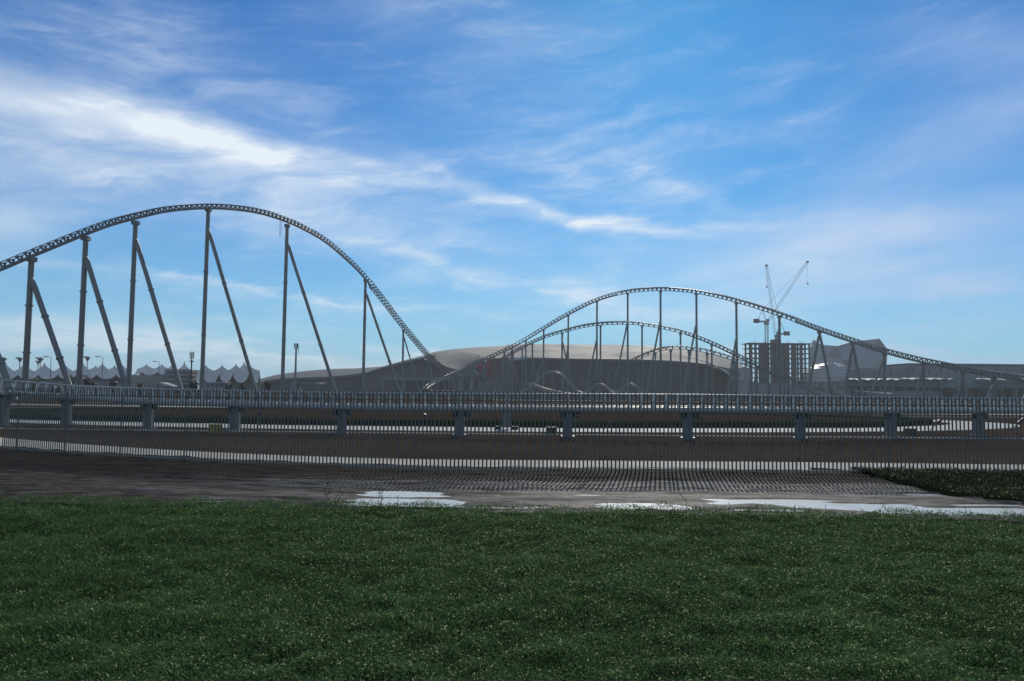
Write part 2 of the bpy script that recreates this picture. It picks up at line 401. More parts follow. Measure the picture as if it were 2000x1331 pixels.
Z += 0.034 + 0.012 * np.clip((-X - 1) / 6, 0, 1) + 0.05 * np.clip((Yg - 20.2) / 2.2, 0, 1)                       # bank at the foot of the fence
def pool(px, py, L, W, d, ang=0):
    global Z
    c = gnd(px, py); k = c.y / F
    u = (X - c.x) * math.cos(ang) + (Yg - c.y) * math.sin(ang); v = -(X - c.x) * math.sin(ang) + (Yg - c.y) * math.cos(ang)
    dy = abs(gnd(px, py - W).y - gnd(px, py + W).y) / 2
    Z -= d * np.exp(-((u / (L * k)) ** 4 + (v / dy) ** 4))
pool(790, 983, 120, 10, .10); pool(790, 965, 85, 6, .085); pool(1260, 990, 100, 6, .085, .06)
pool(1500, 982, 120, 6, .075, -.02); pool(1680, 991, 150, 7, .08, -.03); pool(1850, 999, 170, 7, .08, -.03); pool(1500, 999, 100, 4, .05); pool(2050, 1001, 130, 9, .075)
pool(500, 980, 140, 4, .022); pool(1000, 992, 90, 3, .03); pool(1930, 987, 80, 3, .045)
rows = [[Vector((X[j, i], Yg[j, i], Z[j, i])) for i in range(nx)] for j in range(ny)]
struct(MB().grid(rows).build('road', 'wet_road', smooth=60))
rows = [[Vector((x, y, 0.0)) for x in np.linspace(-23.9, 23.9, 40)] for y in (0, 1)]
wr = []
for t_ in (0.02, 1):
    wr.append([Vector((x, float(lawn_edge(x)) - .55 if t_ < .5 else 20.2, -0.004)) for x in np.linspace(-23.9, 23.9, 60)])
struct(MB().grid(wr).build('puddle_water', 'pale_glare_water'))

# yard beyond the fence: sand path, ring road, mound, far pale strip standing in for glints
def ribbon(name, pts, w, material, z, thick=0.05):
    L_, Rr = [], []
    for i, p in enumerate(pts):
        a = pts[max(i - 1, 0)]; b = pts[min(i + 1, len(pts) - 1)]; d = Vector((b.x - a.x, b.y - a.y, 0)).normalized(); n = Vector((-d.y, d.x, 0))
        ww = w if not callable(w) else w(p)
        L_.append(Vector((p.x, p.y, z)) + n * ww / 2); Rr.append(Vector((p.x, p.y, z)) - n * ww / 2)
    return struct(MB().solid_grid([L_, Rr], (0, 0, -thick)).build(name, material))
pth = [Vector((x, fence_xy(x).y + 3.55 + 0.3 * math.sin(x * .13), 0)) for x in np.linspace(-60, 60, 90)]
ribbon('path', pth, 3.3, 'sand_path', GND + .030)
ring = []
for k in range(121):
    t_ = 2 * math.pi * k / 120
    ring.append(Vector((-4 + 47 * math.cos(t_) * (1 - .0 * math.sin(t_)), 71 + 20.5 * math.sin(t_) + .0008 * (47 * math.cos(t_)) ** 2, 0)))
ribbon('ring_road', ring, 5.2, 'ring_pave', GND + .024)
inner = [[Vector((-4 + (47 - 3.4) * rr * math.cos(t_), 71 + (20.5 - 3.4) * rr * math.sin(t_) + .0008 * (43.6 * rr * math.cos(t_)) ** 2, GND + .012 + .55 * (1 - rr ** 2) ** .6 * (.6 + .8 * float(fbm(np.array(rr * 6 * math.cos(t_)), np.array(rr * 6 * math.sin(t_)))))))
          for t_ in np.linspace(0, 2 * math.pi, 73)] for rr in np.linspace(0.001, 1, 14)]
struct(MB().grid(inner, True).build('mound', 'mound_soil', smooth=60))
rim_ = [Vector((-4 + 41.6 * math.cos(t_), 71 + 15.6 * math.sin(t_) + .0008 * (41.6 * math.cos(t_)) ** 2, 0)) for t_ in np.linspace(0, 2 * math.pi, 121)]
ribbon('verge', rim_, lambda p: 3.2 + 1.4 * math.sin(p.x * .31) + (2.5 if p.x < -22 else 0), 'dark_cover', GND + .40, .5)
ribbon('service_road', [Vector((x, 102 + .0012 * x * x, 0)) for x in np.linspace(-140, 140, 40)], 6.0, 'ring_pave', GND + .020)
ribbon('far_glint_strip', [Vector((x, 215 + .0002 * x * x, 0)) for x in np.linspace(-6, 320, 40)], 26, 'far_glint', GND + .018)  # added pale strip standing in for white glints below the near rail
for nm, yy, ww in (('kerb_line', 44.6, .35), ('kerb_line', 120, 1.1), ('kerb_line', 88.5, .5)):
    ribbon(nm, [Vector((x, yy + .0009 * x * x, 0)) for x in np.linspace(-70, 70, 40)], ww, 'kerb_stone', GND + .06, .1)

# lawn: dark soil sheets and blades
def soil(name, rows): return struct(MB().grid(rows).build(name, 'lawn_soil'))
soil('lawn', [[Vector((x, y0 if j == 0 else float(lawn_edge(x)), .012 if j == 0 else .018)) for x in np.linspace(-26, 26, 60)] for j, y0 in ((0, -2.0), (1, 0))])
PB = [gnd(px, py) for px, py in ((1585, 921), (1640, 923), (1720, 939), (1800, 959), (1850, 971), (1920, 979), (2000, 986), (2150, 996), (2500, 1010))]
pbx = np.array([p.x for p in PB]); pby = np.array([p.y for p in PB])
def patch_near(x): return np.interp(x, pbx, pby)
def patch_far(x): return np.full_like(np.asarray(x, float), 23.6)
pxs = np.linspace(pbx[0] + .05, 24, 40)
soil('verge_lawn', [[Vector((x, float(patch_near(x)) - .12, .0)) for x in pxs], [Vector((x, float(patch_near(x)) + .35, .085)) for x in pxs], [Vector((x, 23.6, .10)) for x in pxs]])

def blades(name, P, Lm, Wm, hgt, label, material='lawn_blades'):
    n = len(P); base = np.zeros((n, 3)); base[:, :2] = P[:, :2]; base[:, 2] = P[:, 2] + rng.random(n) ** .7 * hgt
    a = rng.random(n) * 2 * np.pi; pit = np.radians(rng.uniform(5, 75, n)); L = Lm * rng.uniform(.5, 1.35, n); W = Wm * rng.uniform(.6, 1.3, n)
    d1 = np.stack([np.cos(a) * np.cos(pit), np.sin(a) * np.cos(pit), np.sin(pit)], 1)
    pit2 = pit - np.radians(rng.uniform(20, 80, n)); d2 = np.stack([np.cos(a) * np.cos(pit2), np.sin(a) * np.cos(pit2), np.sin(pit2)], 1)
    tw = rng.uniform(-.6, .6, n); s = np.stack([-np.sin(a), np.cos(a), tw], 1); s /= np.linalg.norm(s, axis=1)[:, None]
    mid = base + d1 * (L * .5)[:, None]; tip = mid + d2 * (L * .5)[:, None]; w = (W / 2)[:, None]
    V = np.stack([base - s * w * .6, base + s * w * .6, mid + s * w, mid - s * w, tip], 1).reshape(-1, 3)
    me = bpy.data.meshes.new(name); me.vertices.add(n * 5); me.vertices.foreach_set('co', V.astype(np.float32).ravel())
    i0 = np.arange(n) * 5
    loops = np.stack([i0, i0 + 1, i0 + 2, i0 + 3, i0 + 3, i0 + 2, i0 + 4], 1).astype(np.int32)
    me.loops.add(n * 7); me.loops.foreach_set('vertex_index', loops.ravel())
    st = np.stack([np.arange(n) * 7, np.arange(n) * 7 + 4], 1).astype(np.int32).ravel()
    me.polygons.add(n * 2); me.polygons.foreach_set('loop_start', st); me.polygons.foreach_set('loop_total', np.tile([4, 3], n).astype(np.int32))
    me.update(calc_edges=True)
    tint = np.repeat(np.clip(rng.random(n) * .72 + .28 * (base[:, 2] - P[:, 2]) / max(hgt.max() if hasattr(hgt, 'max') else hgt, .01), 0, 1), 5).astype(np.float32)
    at_ = me.attributes.new('tint', 'FLOAT', 'POINT'); at_.data.foreach_set('value', tint)
    me.materials.append(MAT[material])
    o = bpy.data.objects.new(name, me); COL.objects.link(o); o['label'] = label; o['category'] = 'grass'; o['kind'] = 'stuff'
    return o
def scatter(n, dmin, dmax, halfk, pad):
    """points on the lawn, thinning with distance"""
    y = dmin * (dmax / dmin) ** rng.random(n)
    x = (rng.random(n) * 2 - 1) * (y * halfk + pad)
    return x, y
x, y = scatter(700000, 4.6, 17.6, .74, 1.2)
k = y < lawn_edge(x) + .30 * (fbm(x * 2, y * 2) - .35) + np.where(vnoise(x * 3.1, y * 3.1) > .62, .55 * rng.random(len(y)) ** 2, 0); x, y = x[k], y[k]
cov = fbm(x * .9, y * .9, 3); k = (cov > .26) | (rng.random(len(x)) > .45); x, y, cov = x[k], y[k], cov[k]
hh = .025 + .20 * np.clip(cov - .27, 0, 1) + .13 * vnoise(x * 3.6, y * 3.6) ** 2
far = np.clip((y - 5) / 11, 0, 1)
blades('lawn_grass', np.stack([x, y, np.full_like(x, .01)], 1),   .058 + .008 * far, .0092 + .003 * far, hh, 'dense dark green lawn filling the foreground')
x = rng.uniform(pbx[0], 20, 70000); y = patch_near(x) + rng.random(70000) * (23.5 - patch_near(x)); k = y < 23.5
y -= np.where(vnoise(x * 2.3, y * 2.3) > .45, .7 * rng.random(len(y)) ** 3, 0)
k &= (patch_near(x) < 22.9)
x, y = x[k], y[k]
blades('verge_grass', np.stack([x, y, np.full_like(x, .085)], 1), np.full_like(x, .11), np.full_like(x, .017), .04 + .16 * fbm(x, y), 'wedge of dark grass at the fence foot on the right', 'verge_blades')

# clods and rubble lying about in the yard
cm = MB(); cx = rng.uniform(-34, 34, 3200); cy = 23.6 + rng.random(3200) ** 1.3 * 21
for x_, y_ in zip(cx, cy):
    if 1.6 < y_ - fence_xy(x_).y < 5.4: continue
    r_ = float(rng.uniform(.01, .02 + .05 * rng.random() ** 3)); p = []
    for (a, b, c) in ((1, 0, 0), (-1, 0, 0), (0, 1, 0), (0, -1, 0), (0, 0, .8), (0, 0, -.4)):
        q = rng.uniform(.6, 1.3); p.append((x_ + a * r_ * q * 1.4, y_ + b * r_ * q, GND + .01 + c * r_ * q))
    cm.add(p, [(0, 2, 4), (2, 1, 4), (1, 3, 4), (3, 0, 4), (2, 0, 5), (1, 2, 5), (3, 1, 5), (0, 3, 5)])
o = cm.build('soil_clods', 'clod', kind='stuff'); o['label'] = 'loose brown clods of soil scattered over the yard behind the fence'; o['category'] = 'soil'
# ================================================================== FENCE
fence = thing('palisade_fence', 'long dark steel palisade fence with close upright pales crossing behind the wet road', 'fence', fence_xy(0.0))
FH = 2.42
pm = MB()      # a W-section pale: three facets, pointed tip
w_, d_ = .024, .014
prof = [(-w_, 0), (-w_ * .45, d_), (w_ * .45, d_), (w_, 0)]
fr = [(x_, -y_, 0) for x_, y_ in prof] + [(x_, -y_, FH - .05 + (.05 if abs(x_) < w_ * .8 else 0)) for x_, y_ in prof]
bk = [(x_, -y_ + .006, z_) for (x_, y_, z_) in [(p[0], -p[1], p[2]) for p in fr]]
vs = fr + bk; fs = []
for i in range(3):
    fs += [(i, i + 1, i + 5, i + 4), (i + 8, i + 12, i + 13, i + 9), (i + 4, i + 5, i + 13, i + 12)]
fs += [(0, 4, 12, 8), (3, 11, 15, 7)]
pale_me = mesh_of('pale', pm.add(vs, fs), 'fence_steel')
post_me = mesh_of('post', MB().box((0, 0, 1.08), (.04, .03, 2.3)), 'fence_steel')
pitch = .1183; xk = -18.6; i = 0
lean = np.random.default_rng(3)
while xk < 16.6:
    p = fence_xy(xk); g = .05 + .03 * math.sin(xk * .9)
    q = fence_xy(xk + .1); ang = math.atan2(q.y - p.y, .1)
    o = inst('pale', pale_me, fence, (p.x, p.y, -.03 + float(lean.normal(0, .006))), ang + float(lean.normal(0, .02)))
    o.rotation_euler[1] = float(lean.normal(0, .0035))
    if i % 23 == 7: inst('post', post_me, fence, (p.x, p.y + .032, 0), ang)
    xk += pitch * math.cos(ang); i += 1
for zz in (.16, 2.12):
    m = MB(); pts = [fence_xy(x_) + Vector((0, .075, zz)) for x_ in np.linspace(-18.7, 16.7, 60)]
    m.sweep(pts, [Vector((0, 1, 0))] * 60, [Vector((0, 0, 1))] * 60, .02, 4, .022); m.build('rail', 'fence_steel' if zz > 1 else 'near_track_steel', fence)
# ================================================================== COASTER
def crom(ctrl, n=24):
    P = [ctrl[0] * 2 - ctrl[1]] + list(ctrl) + [ctrl[-1] * 2 - ctrl[-2]]; o = []
    for i in range(1, len(P) - 2):
        a, b, c, d = P[i - 1:i + 3]
        for k in range(n):
            t = k / n; o.append(.5 * ((2 * b) + (c - a) * t + (2 * a - 5 * b + 4 * c - d) * t * t + (3 * b - a - 3 * c + d) * t ** 3))
    o.append(P[-2].copy()); return o
def resample(pts, step):
    L = [0]
    for a, b in zip(pts, pts[1:]): L.append(L[-1] + (b - a).length)
    n = max(2, int(L[-1] / step)); o = []; j = 0
    for k in range(n + 1):
        s = L[-1] * k / n
        while j < len(L) - 2 and L[j + 1] < s: j += 1
        f = (s - L[j]) / max(L[j + 1] - L[j], 1e-6); o.append(pts[j].lerp(pts[j + 1], min(max(f, 0), 1)))
    return o
def frames(pts, bank=0.0):
    T, S, U = [], [], []
    for i in range(len(pts)):
        t = (pts[min(i + 1, len(pts) - 1)] - pts[max(i - 1, 0)]).normalized(); s = t.cross(Vector((0, 0, 1))).normalized(); u = s.cross(t)
        bk = bank if not callable(bank) else bank(i / (len(pts) - 1))
        s2 = s * math.cos(bk) + u * math.sin(bk); u2 = u * math.cos(bk) - s * math.sin(bk)
        T.append(t); S.append(s2); U.append(u2)
    return T, S, U
def track(root, ctrl, gauge=1.3, rail_r=.11, drop=1.0, spine_r=.34, spacing=1.15, bank=0.0, tie=.16, truss=None, tdepth=1.0, zig=True, rail_mat='coaster_rail', mt='coaster_steel', step=2.2):
    """ctrl follows the line between the rails. truss(f) -> 0 box spine, 1 open lattice below the rails"""
    fine_ = crom(ctrl); pts = resample(fine_, step); T, S, U = frames(pts, bank); n = len(pts)
    tf = [truss(i / (n - 1)) if truss else 0.0 for i in range(n)]
    for sgn in (-1, 1):
        MB().sweep([p + s * (sgn * gauge / 2) for p, s in zip(pts, S)], S, U, rail_r, 6).build('rail', rail_mat, root, 60)
    dr = [drop * (1 + tdepth * f) for f in tf]
    runs = []; i = 0
    while i < n - 1:
        j = i
        while j < n - 1 and (tf[j] > .5) == (tf[i] > .5): j += 1
        runs.append((i, j, tf[i] > .5)); i = j
    for i, j, lat in runs:
        m = MB(); r_ = spine_r * (.5 if lat else 1)
        m.sweep([pts[k] - U[k] * dr[k] for k in range(i, j + 1)], S[i:j + 1], U[i:j + 1], r_, 8).build('lower_chord' if lat else 'spine', mt, root, 60)
        if lat:
            m = MB()
            for k in range(i, j):
                for sgn in (-1, 1):
                    a = pts[k] + S[k] * (sgn * gauge * .3) - U[k] * .25; b = pts[k + 1] + S[k + 1] * (sgn * gauge * .3) - U[k + 1] * .25
                    c = (pts[k] - U[k] * dr[k]).lerp(pts[k + 1] - U[k + 1] * dr[k + 1], .5)
                    if zig: m.beam(a, c, .13); m.beam(c, b, .13)
                    else: m.beam(a, pts[k] - U[k] * dr[k], .3)
            m.build('lattice', mt, root, kind='stuff')
            m = MB()
            for sgn in (-1, 1):
                m.sweep([pts[k] + S[k] * (sgn * gauge * .3) - U[k] * .3 for k in range(i, j + 1)], S[i:j + 1], U[i:j + 1], .1, 5)
            m.build('upper_chord', mt, root)
    tp = resample(fine_, spacing); T2, S2, U2 = frames(tp, bank); m = MB(); nn = len(tp)
    for k in range(nn):
        p, s, u = tp[k], S2[k], U2[k]; f = truss(k / (nn - 1)) if truss else 0
        a = p - s * gauge / 2; b = p + s * gauge / 2
        if f > .5:
            m.beam(a - s * .35 - u * .18, b + s * .35 - u * .18, tie, u); m.beam(a - s * .1 + u * .28, a - u * .3, tie * .7); m.beam(b + s * .1 + u * .28, b - u * .3, tie * .7)
        else:
            c = p - u * (drop - spine_r * .6)
            m.beam(a - u * .08, c - s * .2, tie, u, tie * 1.3); m.beam(b - u * .08, c + s * .2, tie, u, tie * 1.3); m.beam(a - u * .12, b - u * .12, tie * .8, u)
    m.build('ties', mt, root, kind='stuff')
    return pts
def px_x(px, Y, z=0.0):
    py = 765.5
    for _ in range(3): py = 765.5 + ROLL * (px - 1000) + (H - z) * F / Y
    return at(px, py, Y).x
def support(root, top, r, brace=None, below=1.2, flanges=2, mt='coaster_steel', cap=True, br=.9, lean=None):
    """column from the ground to below the track; brace = (join height fraction, foot x, foot y)"""
    t = Vector(top) - Vector((0, 0, below)); b = Vector((t.x, t.y, GND)) if lean is None else Vector((lean[0], lean[1], GND))
    col = MB().tube(b, t, r * 1.04, r * .96, 12).build('support_column', mt, root, 40)
    m = MB()
    for k in range(flanges):
        c = b.lerp(t, (k + 1) / (flanges + 1)); dd = (t - b).normalized(); m.tube(c - dd * .14, c + dd * .14, r * 1.32, None, 12)
    m.tube(b, b + Vector((0, 0, .25)), r * 1.7, None, 12)
    m.build('flange', mt, col)
    if cap: MB().beam(t - Vector((0, 0, .5)), t + Vector((0, 0, .35)), r * 2.6, Vector((0, 1, 0))).build('saddle', mt, col)
    if brace:
        f, fx, fy = brace; j = b.lerp(t, f); ft = Vector((fx, fy, GND)); d = (ft - j).normalized(); j2 = j + d * r * 1.2
        m = MB(); m.tube(j, j + d * r * 4, r * .5, r * br, 10); m.tube(j + d * r * 4, ft, r * br, None, 12)
        L = (ft - j).length
        for k in (1, 2):
            c = j + d * (L * k / 3); m.tube(c - d * .14, c + d * .14, r * br * 1.32, None, 12)
        m.build('brace', mt, col, 40)
    return col

# --- left hill: a straight line in plan, running away from us to the right
LA, LB = -135.7, .305
def lh_Y(px, py=600):
    d = ray(px, py); return LA * d.y / (d.x - LB * d.y) if abs(d.x - LB * d.y) > 1e-6 else 999
def lh(px, py): return at(px, py, lh_Y(px, py))
LH = [(-240, 596), (-120, 561), (0, 515), (60, 490), (110, 470), (165, 448), (215, 430), (265, 417), (320, 405), (370, 400), (407, 399), (450, 401), (500, 408), (545, 421), (590, 440), (640, 470), (690, 514),
      (715, 541), (745, 578), (775, 618), (805, 655), (835, 690), (860, 712), (888, 729), (920, 741)]
left = thing('roller_coaster_track', 'tall grey roller coaster hill on the left standing on paired raking legs', 'roller coaster', (lh(407, 399).x, lh(407, 399).y, GND))
LP = [lh(a, b) for a, b in LH]
lfp = track(left, LP, gauge=1.5, rail_r=.10, drop=1.05, spine_r=.33, spacing=1.9, tie=.26, truss=lambda f: 1.0 if f > .60 else 0.0)
for tpx, tpy, foot, jf, r_ in ((-52, 538, 30, .90, .58), (62, 500, 146, .88, .55), (168, 460, 254, .90, .55), (265, 430, 360, .92, .52), (407, 405, 505, .905, .50), (561, 437, 660, .91, .52), (714, 545, 785, .91, .50)):
    P_ = lh(tpx, tpy); Yf = P_.y - 3.2
    support(left, P_, r_, (jf, px_x(foot, Yf), Yf), below=.6, flanges=2)
for tpx, tpy, f2 in ((788, 640, 823), ):
    P_ = lh(tpx, tpy); support(left, P_, .40, (.93, px_x(f2, P_.y - 3), P_.y - 3), below=1.2, br=.7)
for tpx, tpy, a, b in ((838, 700, 820, 852), (862, 718, 851, 872)):
    P_ = lh(tpx, tpy); support(left, P_, .30, (.97, px_x(a, P_.y), P_.y + .4), below=1.4, lean=(px_x(b, P_.y), P_.y - .4), flanges=0)
# hanging ladder by the lattice start
P_ = lh(547, 432); m = MB(); m.beam(P_, P_ - Vector((0, 0, 4.6)), .08); m.beam(P_ + Vector((.4, 0, 0)), P_ + Vector((.4, 0, -4.6)), .08)
for k in range(9): m.beam(P_ + Vector((0, 0, -.5 * k - .3)), P_ + Vector((.4, 0, -.5 * k - .3)), .05)
m.build('ladder', 'coaster_steel', left)

# --- right: tall hill, sweeping down from the right and round to the left
TB = [(2260, 772, 150), (2130, 755, 160), (2000, 734, 176), (1940, 726, 184), (1880, 715, 193), (1803, 700, 205), (1727, 681, 218), (1665, 661, 230), (1600, 639, 243), (1522, 610, 259), (1438, 584, 276), (1360, 567, 292), (1290, 562, 306),
      (1226, 567, 318), (1166, 583, 328), (1110, 610, 336), (1062, 638, 342), (1020, 663, 344), (980, 684, 342), (930, 706, 334), (890, 725, 320), (855, 741, 304), (836, 750, 292), (829, 756, 282)]
tall = thing('roller_coaster_track', 'tallest grey roller coaster hill on the right falling away towards the right edge', 'roller coaster', (at(*TB[12]).x, at(*TB[12]).y, GND))
tp_ = [at(*q) for q in TB]
track(tall, tp_, gauge=1.5, rail_r=.11, drop=1.15, spine_r=.30, spacing=1.7, tie=.22, truss=lambda f: 1.0 if .33 < f < .60 else 0.0, tdepth=.12, zig=False, bank=lambda f: 0 if f < .86 else -.75 * min(1, (f - .86) / .1))
def nearest(q):
    return min(range(len(TB)), key=lambda i: abs(TB[i][0] - q))
def tall_top(px):
    a = sorted(TB, key=lambda q: q[0]); xs_ = [q[0] for q in a]; return at(px, float(np.interp(px, xs_, [q[1] for q in a])), float(np.interp(px, xs_, [q[2] for q in a])))
for px, jf, foot, r_ in ((1027, None, 0, .38), (1062, .60, 1037, .38), (1110, .66, 1097, .38), (1166, .62, 1141, .40), (1226, .74, 1196, .40), (1290, .74, 1260, .42), (1360, .73, 1331, .42), (1438, .66, 1417, .42), (1522, .66, 1499, .42),
                         (1727, .93, 1694, .36), (1803, .93, 1786, .36), (1880, .86, 1866, .36), (1940, .80, 1923, .36), (2010, .8, 1990, .36)):
    P_ = tall_top(px); support(tall, P_, r_, (jf, px_x(foot, P_.y - 2), P_.y - 2) if jf else None, below=1.5, flanges=1, br=.85)
for px, a, b in ((1600, 1576, 1627), (1665, 1648, 1686)):
    P_ = tall_top(px); support(tall, P_, .42, (.985, px_x(a, P_.y), P_.y + .8), below=1.6, lean=(px_x(b, P_.y), P_.y - .8), flanges=0, br=1.0)
for px, f2 in ((1000, 990), (985, 1000), (965, 978), (945, 955), (925, 915), (905, 897), (885, 892)):
    P_ = tall_top(px); support(tall, P_, .42, (.9, px_x(f2, P_.y - 3), P_.y - 3), below=1.4, flanges=0)

# --- right: middle hill and low hill
def hill(label, ctrl, cols, **kw):
    c0 = at(*ctrl[len(ctrl) // 2]); root = thing('roller_coaster_track', label, 'roller coaster', (c0.x, c0.y, GND))
    track(root, [at(*q) for q in ctrl], **kw)
    a = sorted(ctrl, key=lambda q: q[0]); xs_ = [q[0] for q in a]
    for px, jf, foot, r_ in cols:
        P_ = at(px, float(np.interp(px, xs_, [q[1] for q in a])), float(np.interp(px, xs_, [q[2] for q in a])))
        support(root, P_, r_, (jf, px_x(foot, P_.y - 2), P_.y - 2) if jf else None, below=1.3, flanges=0, br=.8)
    return root
hill('middle roller coaster hill on the right arching below the tallest one',
     [(895, 748, 352), (930, 731, 346), (960, 714, 340), (990, 693, 334), (1020, 676, 328), (1060, 657, 321), (1110, 642, 313), (1150, 633, 307), (1190, 629, 301), (1240, 629, 295), (1290, 636, 289), (1340, 648, 283), (1390, 667, 277), (1430, 686, 272), (1470, 705, 267), (1520, 727, 262), (1575, 748, 257), (1640, 766, 252)],
     ((945, .8, 937, .3), (960, .7, 950, .34), (982, .8, 975, .3), (1002, .8, 1020, .34), (1020, None, 0, .3), (1040, .8, 1055, .36), (1098, .9, 1122, .38), (1173, None, 0, .36), (1254, None, 0, .34), (1329, None, 0, .34), (1390, None, 0, .34), (1433, .8, 1420, .34), (1478, .8, 1462, .34), (1540, .8, 1530, .34)),
     gauge=1.4, rail_r=.10, drop=1.0, spine_r=.26, spacing=1.6, tie=.2, truss=lambda f: 1.0 if .30 < f < .66 else 0.0, tdepth=.12, zig=False)
hill('lowest of the three nested roller coaster hills on the right',
     [(1020, 776, 268), (1075, 767, 266), (1125, 753, 264), (1165, 738, 261), (1200, 720, 258), (1235, 702, 256), (1270, 686, 253), (1300, 678, 250), (1330, 676, 248), (1365, 680, 246), (1400, 688, 244), (1440, 701, 242), (1480, 716, 240), (1525, 733, 238), (1565, 750, 236), (1600, 766, 234)],
     ((1128, None, 0, .26), (1152, .8, 1146, .26), (1189, None, 0, .30), (1218, .8, 1208, .26), (1247, None, 0, .30), (1280, None, 0, .26), (1310, None, 0, .30), (1345, .8, 1337, .26), (1381, .8, 1372, .30), (1437, .7, 1427, .28), (1467, .8, 1458, .26), (1500, .8, 1509, .26), (1532, None, 0, .28), (1550, None, 0, .28)),
     gauge=1.3, rail_r=.09, drop=.9, spine_r=.22, spacing=1.5, tie=.18, truss=lambda f: 1.0 if .40 < f < .75 else 0.0, tdepth=.12, zig=False)
hill('low winding coaster run threading between the columns left of the white humps',
     [(890, 772, 304), (925, 762, 302), (960, 752, 300), (990, 746, 298), (1020, 746, 296), (1045, 751, 293), (1070, 760, 290), (1110, 768, 286), (1150, 772, 282)],
     ((915, None, 0, .22), (938, None, 0, .22), (955, .9, 948, .22), (975, .9, 969, .24), (990, None, 0, .24), (1007, .9, 1013, .24), (1022, None, 0, .24), (1036, .9, 1030, .22), (1052, None, 0, .2)),
     gauge=1.3, rail_r=.09, drop=.8, spine_r=.2, spacing=1.5, tie=.16)
# --- small bright junior coaster in front of the hall
jc = [(975, 778, 232), (1003, 775, 230), (1028, 760, 229), (1052, 739, 228), (1066, 729, 227), (1080, 725, 226), (1094, 728, 225), (1108, 741, 224), (1122, 758, 223), (1138, 768, 222), (1150, 763, 221), (1160, 753, 220), (1170, 749, 219.5), (1182, 752, 219), (1194, 764, 218), (1204, 768, 217), (1214, 761, 216), (1224, 750, 215), (1232, 747, 214), (1243, 754, 213), (1256, 768, 212)]
jr = thing('junior_coaster_track', 'small humped coaster with bright white rails in front of the dark hall', 'roller coaster', (at(*jc[5]).x, at(*jc[5]).y, GND))
track(jr, [at(*q) for q in jc], gauge=1.2, rail_r=.06, drop=.45, spine_r=.08, spacing=1.5, tie=.1, rail_mat='bright_rail')
for q in (jc[3], jc[5], jc[7], jc[12], jc[17]): support(jr, at(*q), .14, None, below=.55, flanges=0, cap=False)
# --- red train waiting on the bend
tr = thing('coaster_train', 'dark red coaster train standing on the bend at the foot of the tall hill', 'train', (at(870, 770, 280).x, 280, .2))
zt = at(870, 768, 280).z
for k in range(5):
    c = at(848 + k * 10.6, 765, 280); m = MB()
    body = [(-.95, 0), (.95, 0), (.95, .75), (.75, 1.15), (.3, 1.05), (.1, .7), (-.5, .7), (-.95, 1.0)]
    m.prism([(c.x + a, 279.3, zt + b) for a, b in body], (0, 1.4, 0)); car = m.build('car', 'train_red', tr)
    for s_ in (-.45, .4):
        for yy in (279.5, 280.2):
            mm = MB(); mm.box((c.x + s_, yy, zt + 1.15), (.26, .45, .9)); mm.box((c.x + s_, yy, zt + 1.72), (.24, .3, .3)); mm.build('seat', 'train_red', car)
m = MB(); a, b = at(836, 771, 280), at(905, 771, 280)
for yy in (-.5, .5): m.tube(Vector((a.x, 280 + yy, zt - .4)), Vector((b.x, 280 + yy, zt - .4)), .1, None, 6)
m.tube(Vector((a.x, 280, zt - .8)), Vector((b.x, 280, zt - .8)), .22, None, 6)
o = m.build('station_track', 'coaster_rail', tall)

# --- near bend: banked track on stub columns, just beyond the fence
NB = [(-260, 838, 716), (-120, 834, 729), (5, 832, 742), (130, 830, 751), (290, 838, 758), (458, 842, 762), (667, 848, 766), (898, 852, 768), (1109, 855, 769), (1343, 858, 770), (1563, 858, 773), (1740, 855, 775), (1910, 852, 777), (2080, 848, 779), (2260, 842, 781)]
near = thing('roller_coaster_track', 'low banked coaster bend of grey-blue steel on stub columns behind the fence', 'roller coaster', (gnd(898, 852).x, gnd(898, 852).y, GND))
ctl = []; feet = []
for px, gy, ty in NB:
    b = gnd(px, gy, GND); tz = at(px, ty, b.y).z; feet.append((b, tz)); ctl.append(Vector((b.x, b.y, tz - .40)))
fine_ = crom(ctl); pts = resample(fine_, .6); BK = .60
T, S, U = frames(pts, BK); G = 1.15
# S points to the right of travel (towards us on this run), so the near rail is the high one
for sgn in (-1, 1):
    MB().sweep([p + s * (sgn * G / 2) for p, s in zip(pts, S)], S, U, .085, 8).build('rail', 'near_track_steel', near, 60)
MB().sweep([p - u * .56 for p, u in zip(pts, U)], S, U, .14, 10, .16).build('spine', 'near_track_steel', near, 60)
tm = MB(); g2 = G / 2                 # one tie: a cranked plate either side, tapering to the spine
for sg in (-1, 1):
    tm.prism([(sg * (g2 + .06), -.08, .04), (sg * (g2 - .12), -.08, .04), (sg * .10, -.08, -.45), (sg * .16, -.08, -.62), (sg * .30, -.08, -.50), (sg * (g2 + .06), -.08, -.10)], (0, .12, 0))
tie_me = mesh_of('tie', tm, 'sunlit_tie')
tp = resample(fine_, .66); T2, S2, U2 = frames(tp, BK)
for p, t, s, u in zip(tp, T2, S2, U2):
    o = bpy.data.objects.new('tie', tie_me); COL.objects.link(o); o.parent = near
    mm = Matrix((s, t, u)).transposed().to_4x4(); mm.translation = p - ORG[near.name]; o.matrix_local = mm
    ORG[o.name] = p.copy()
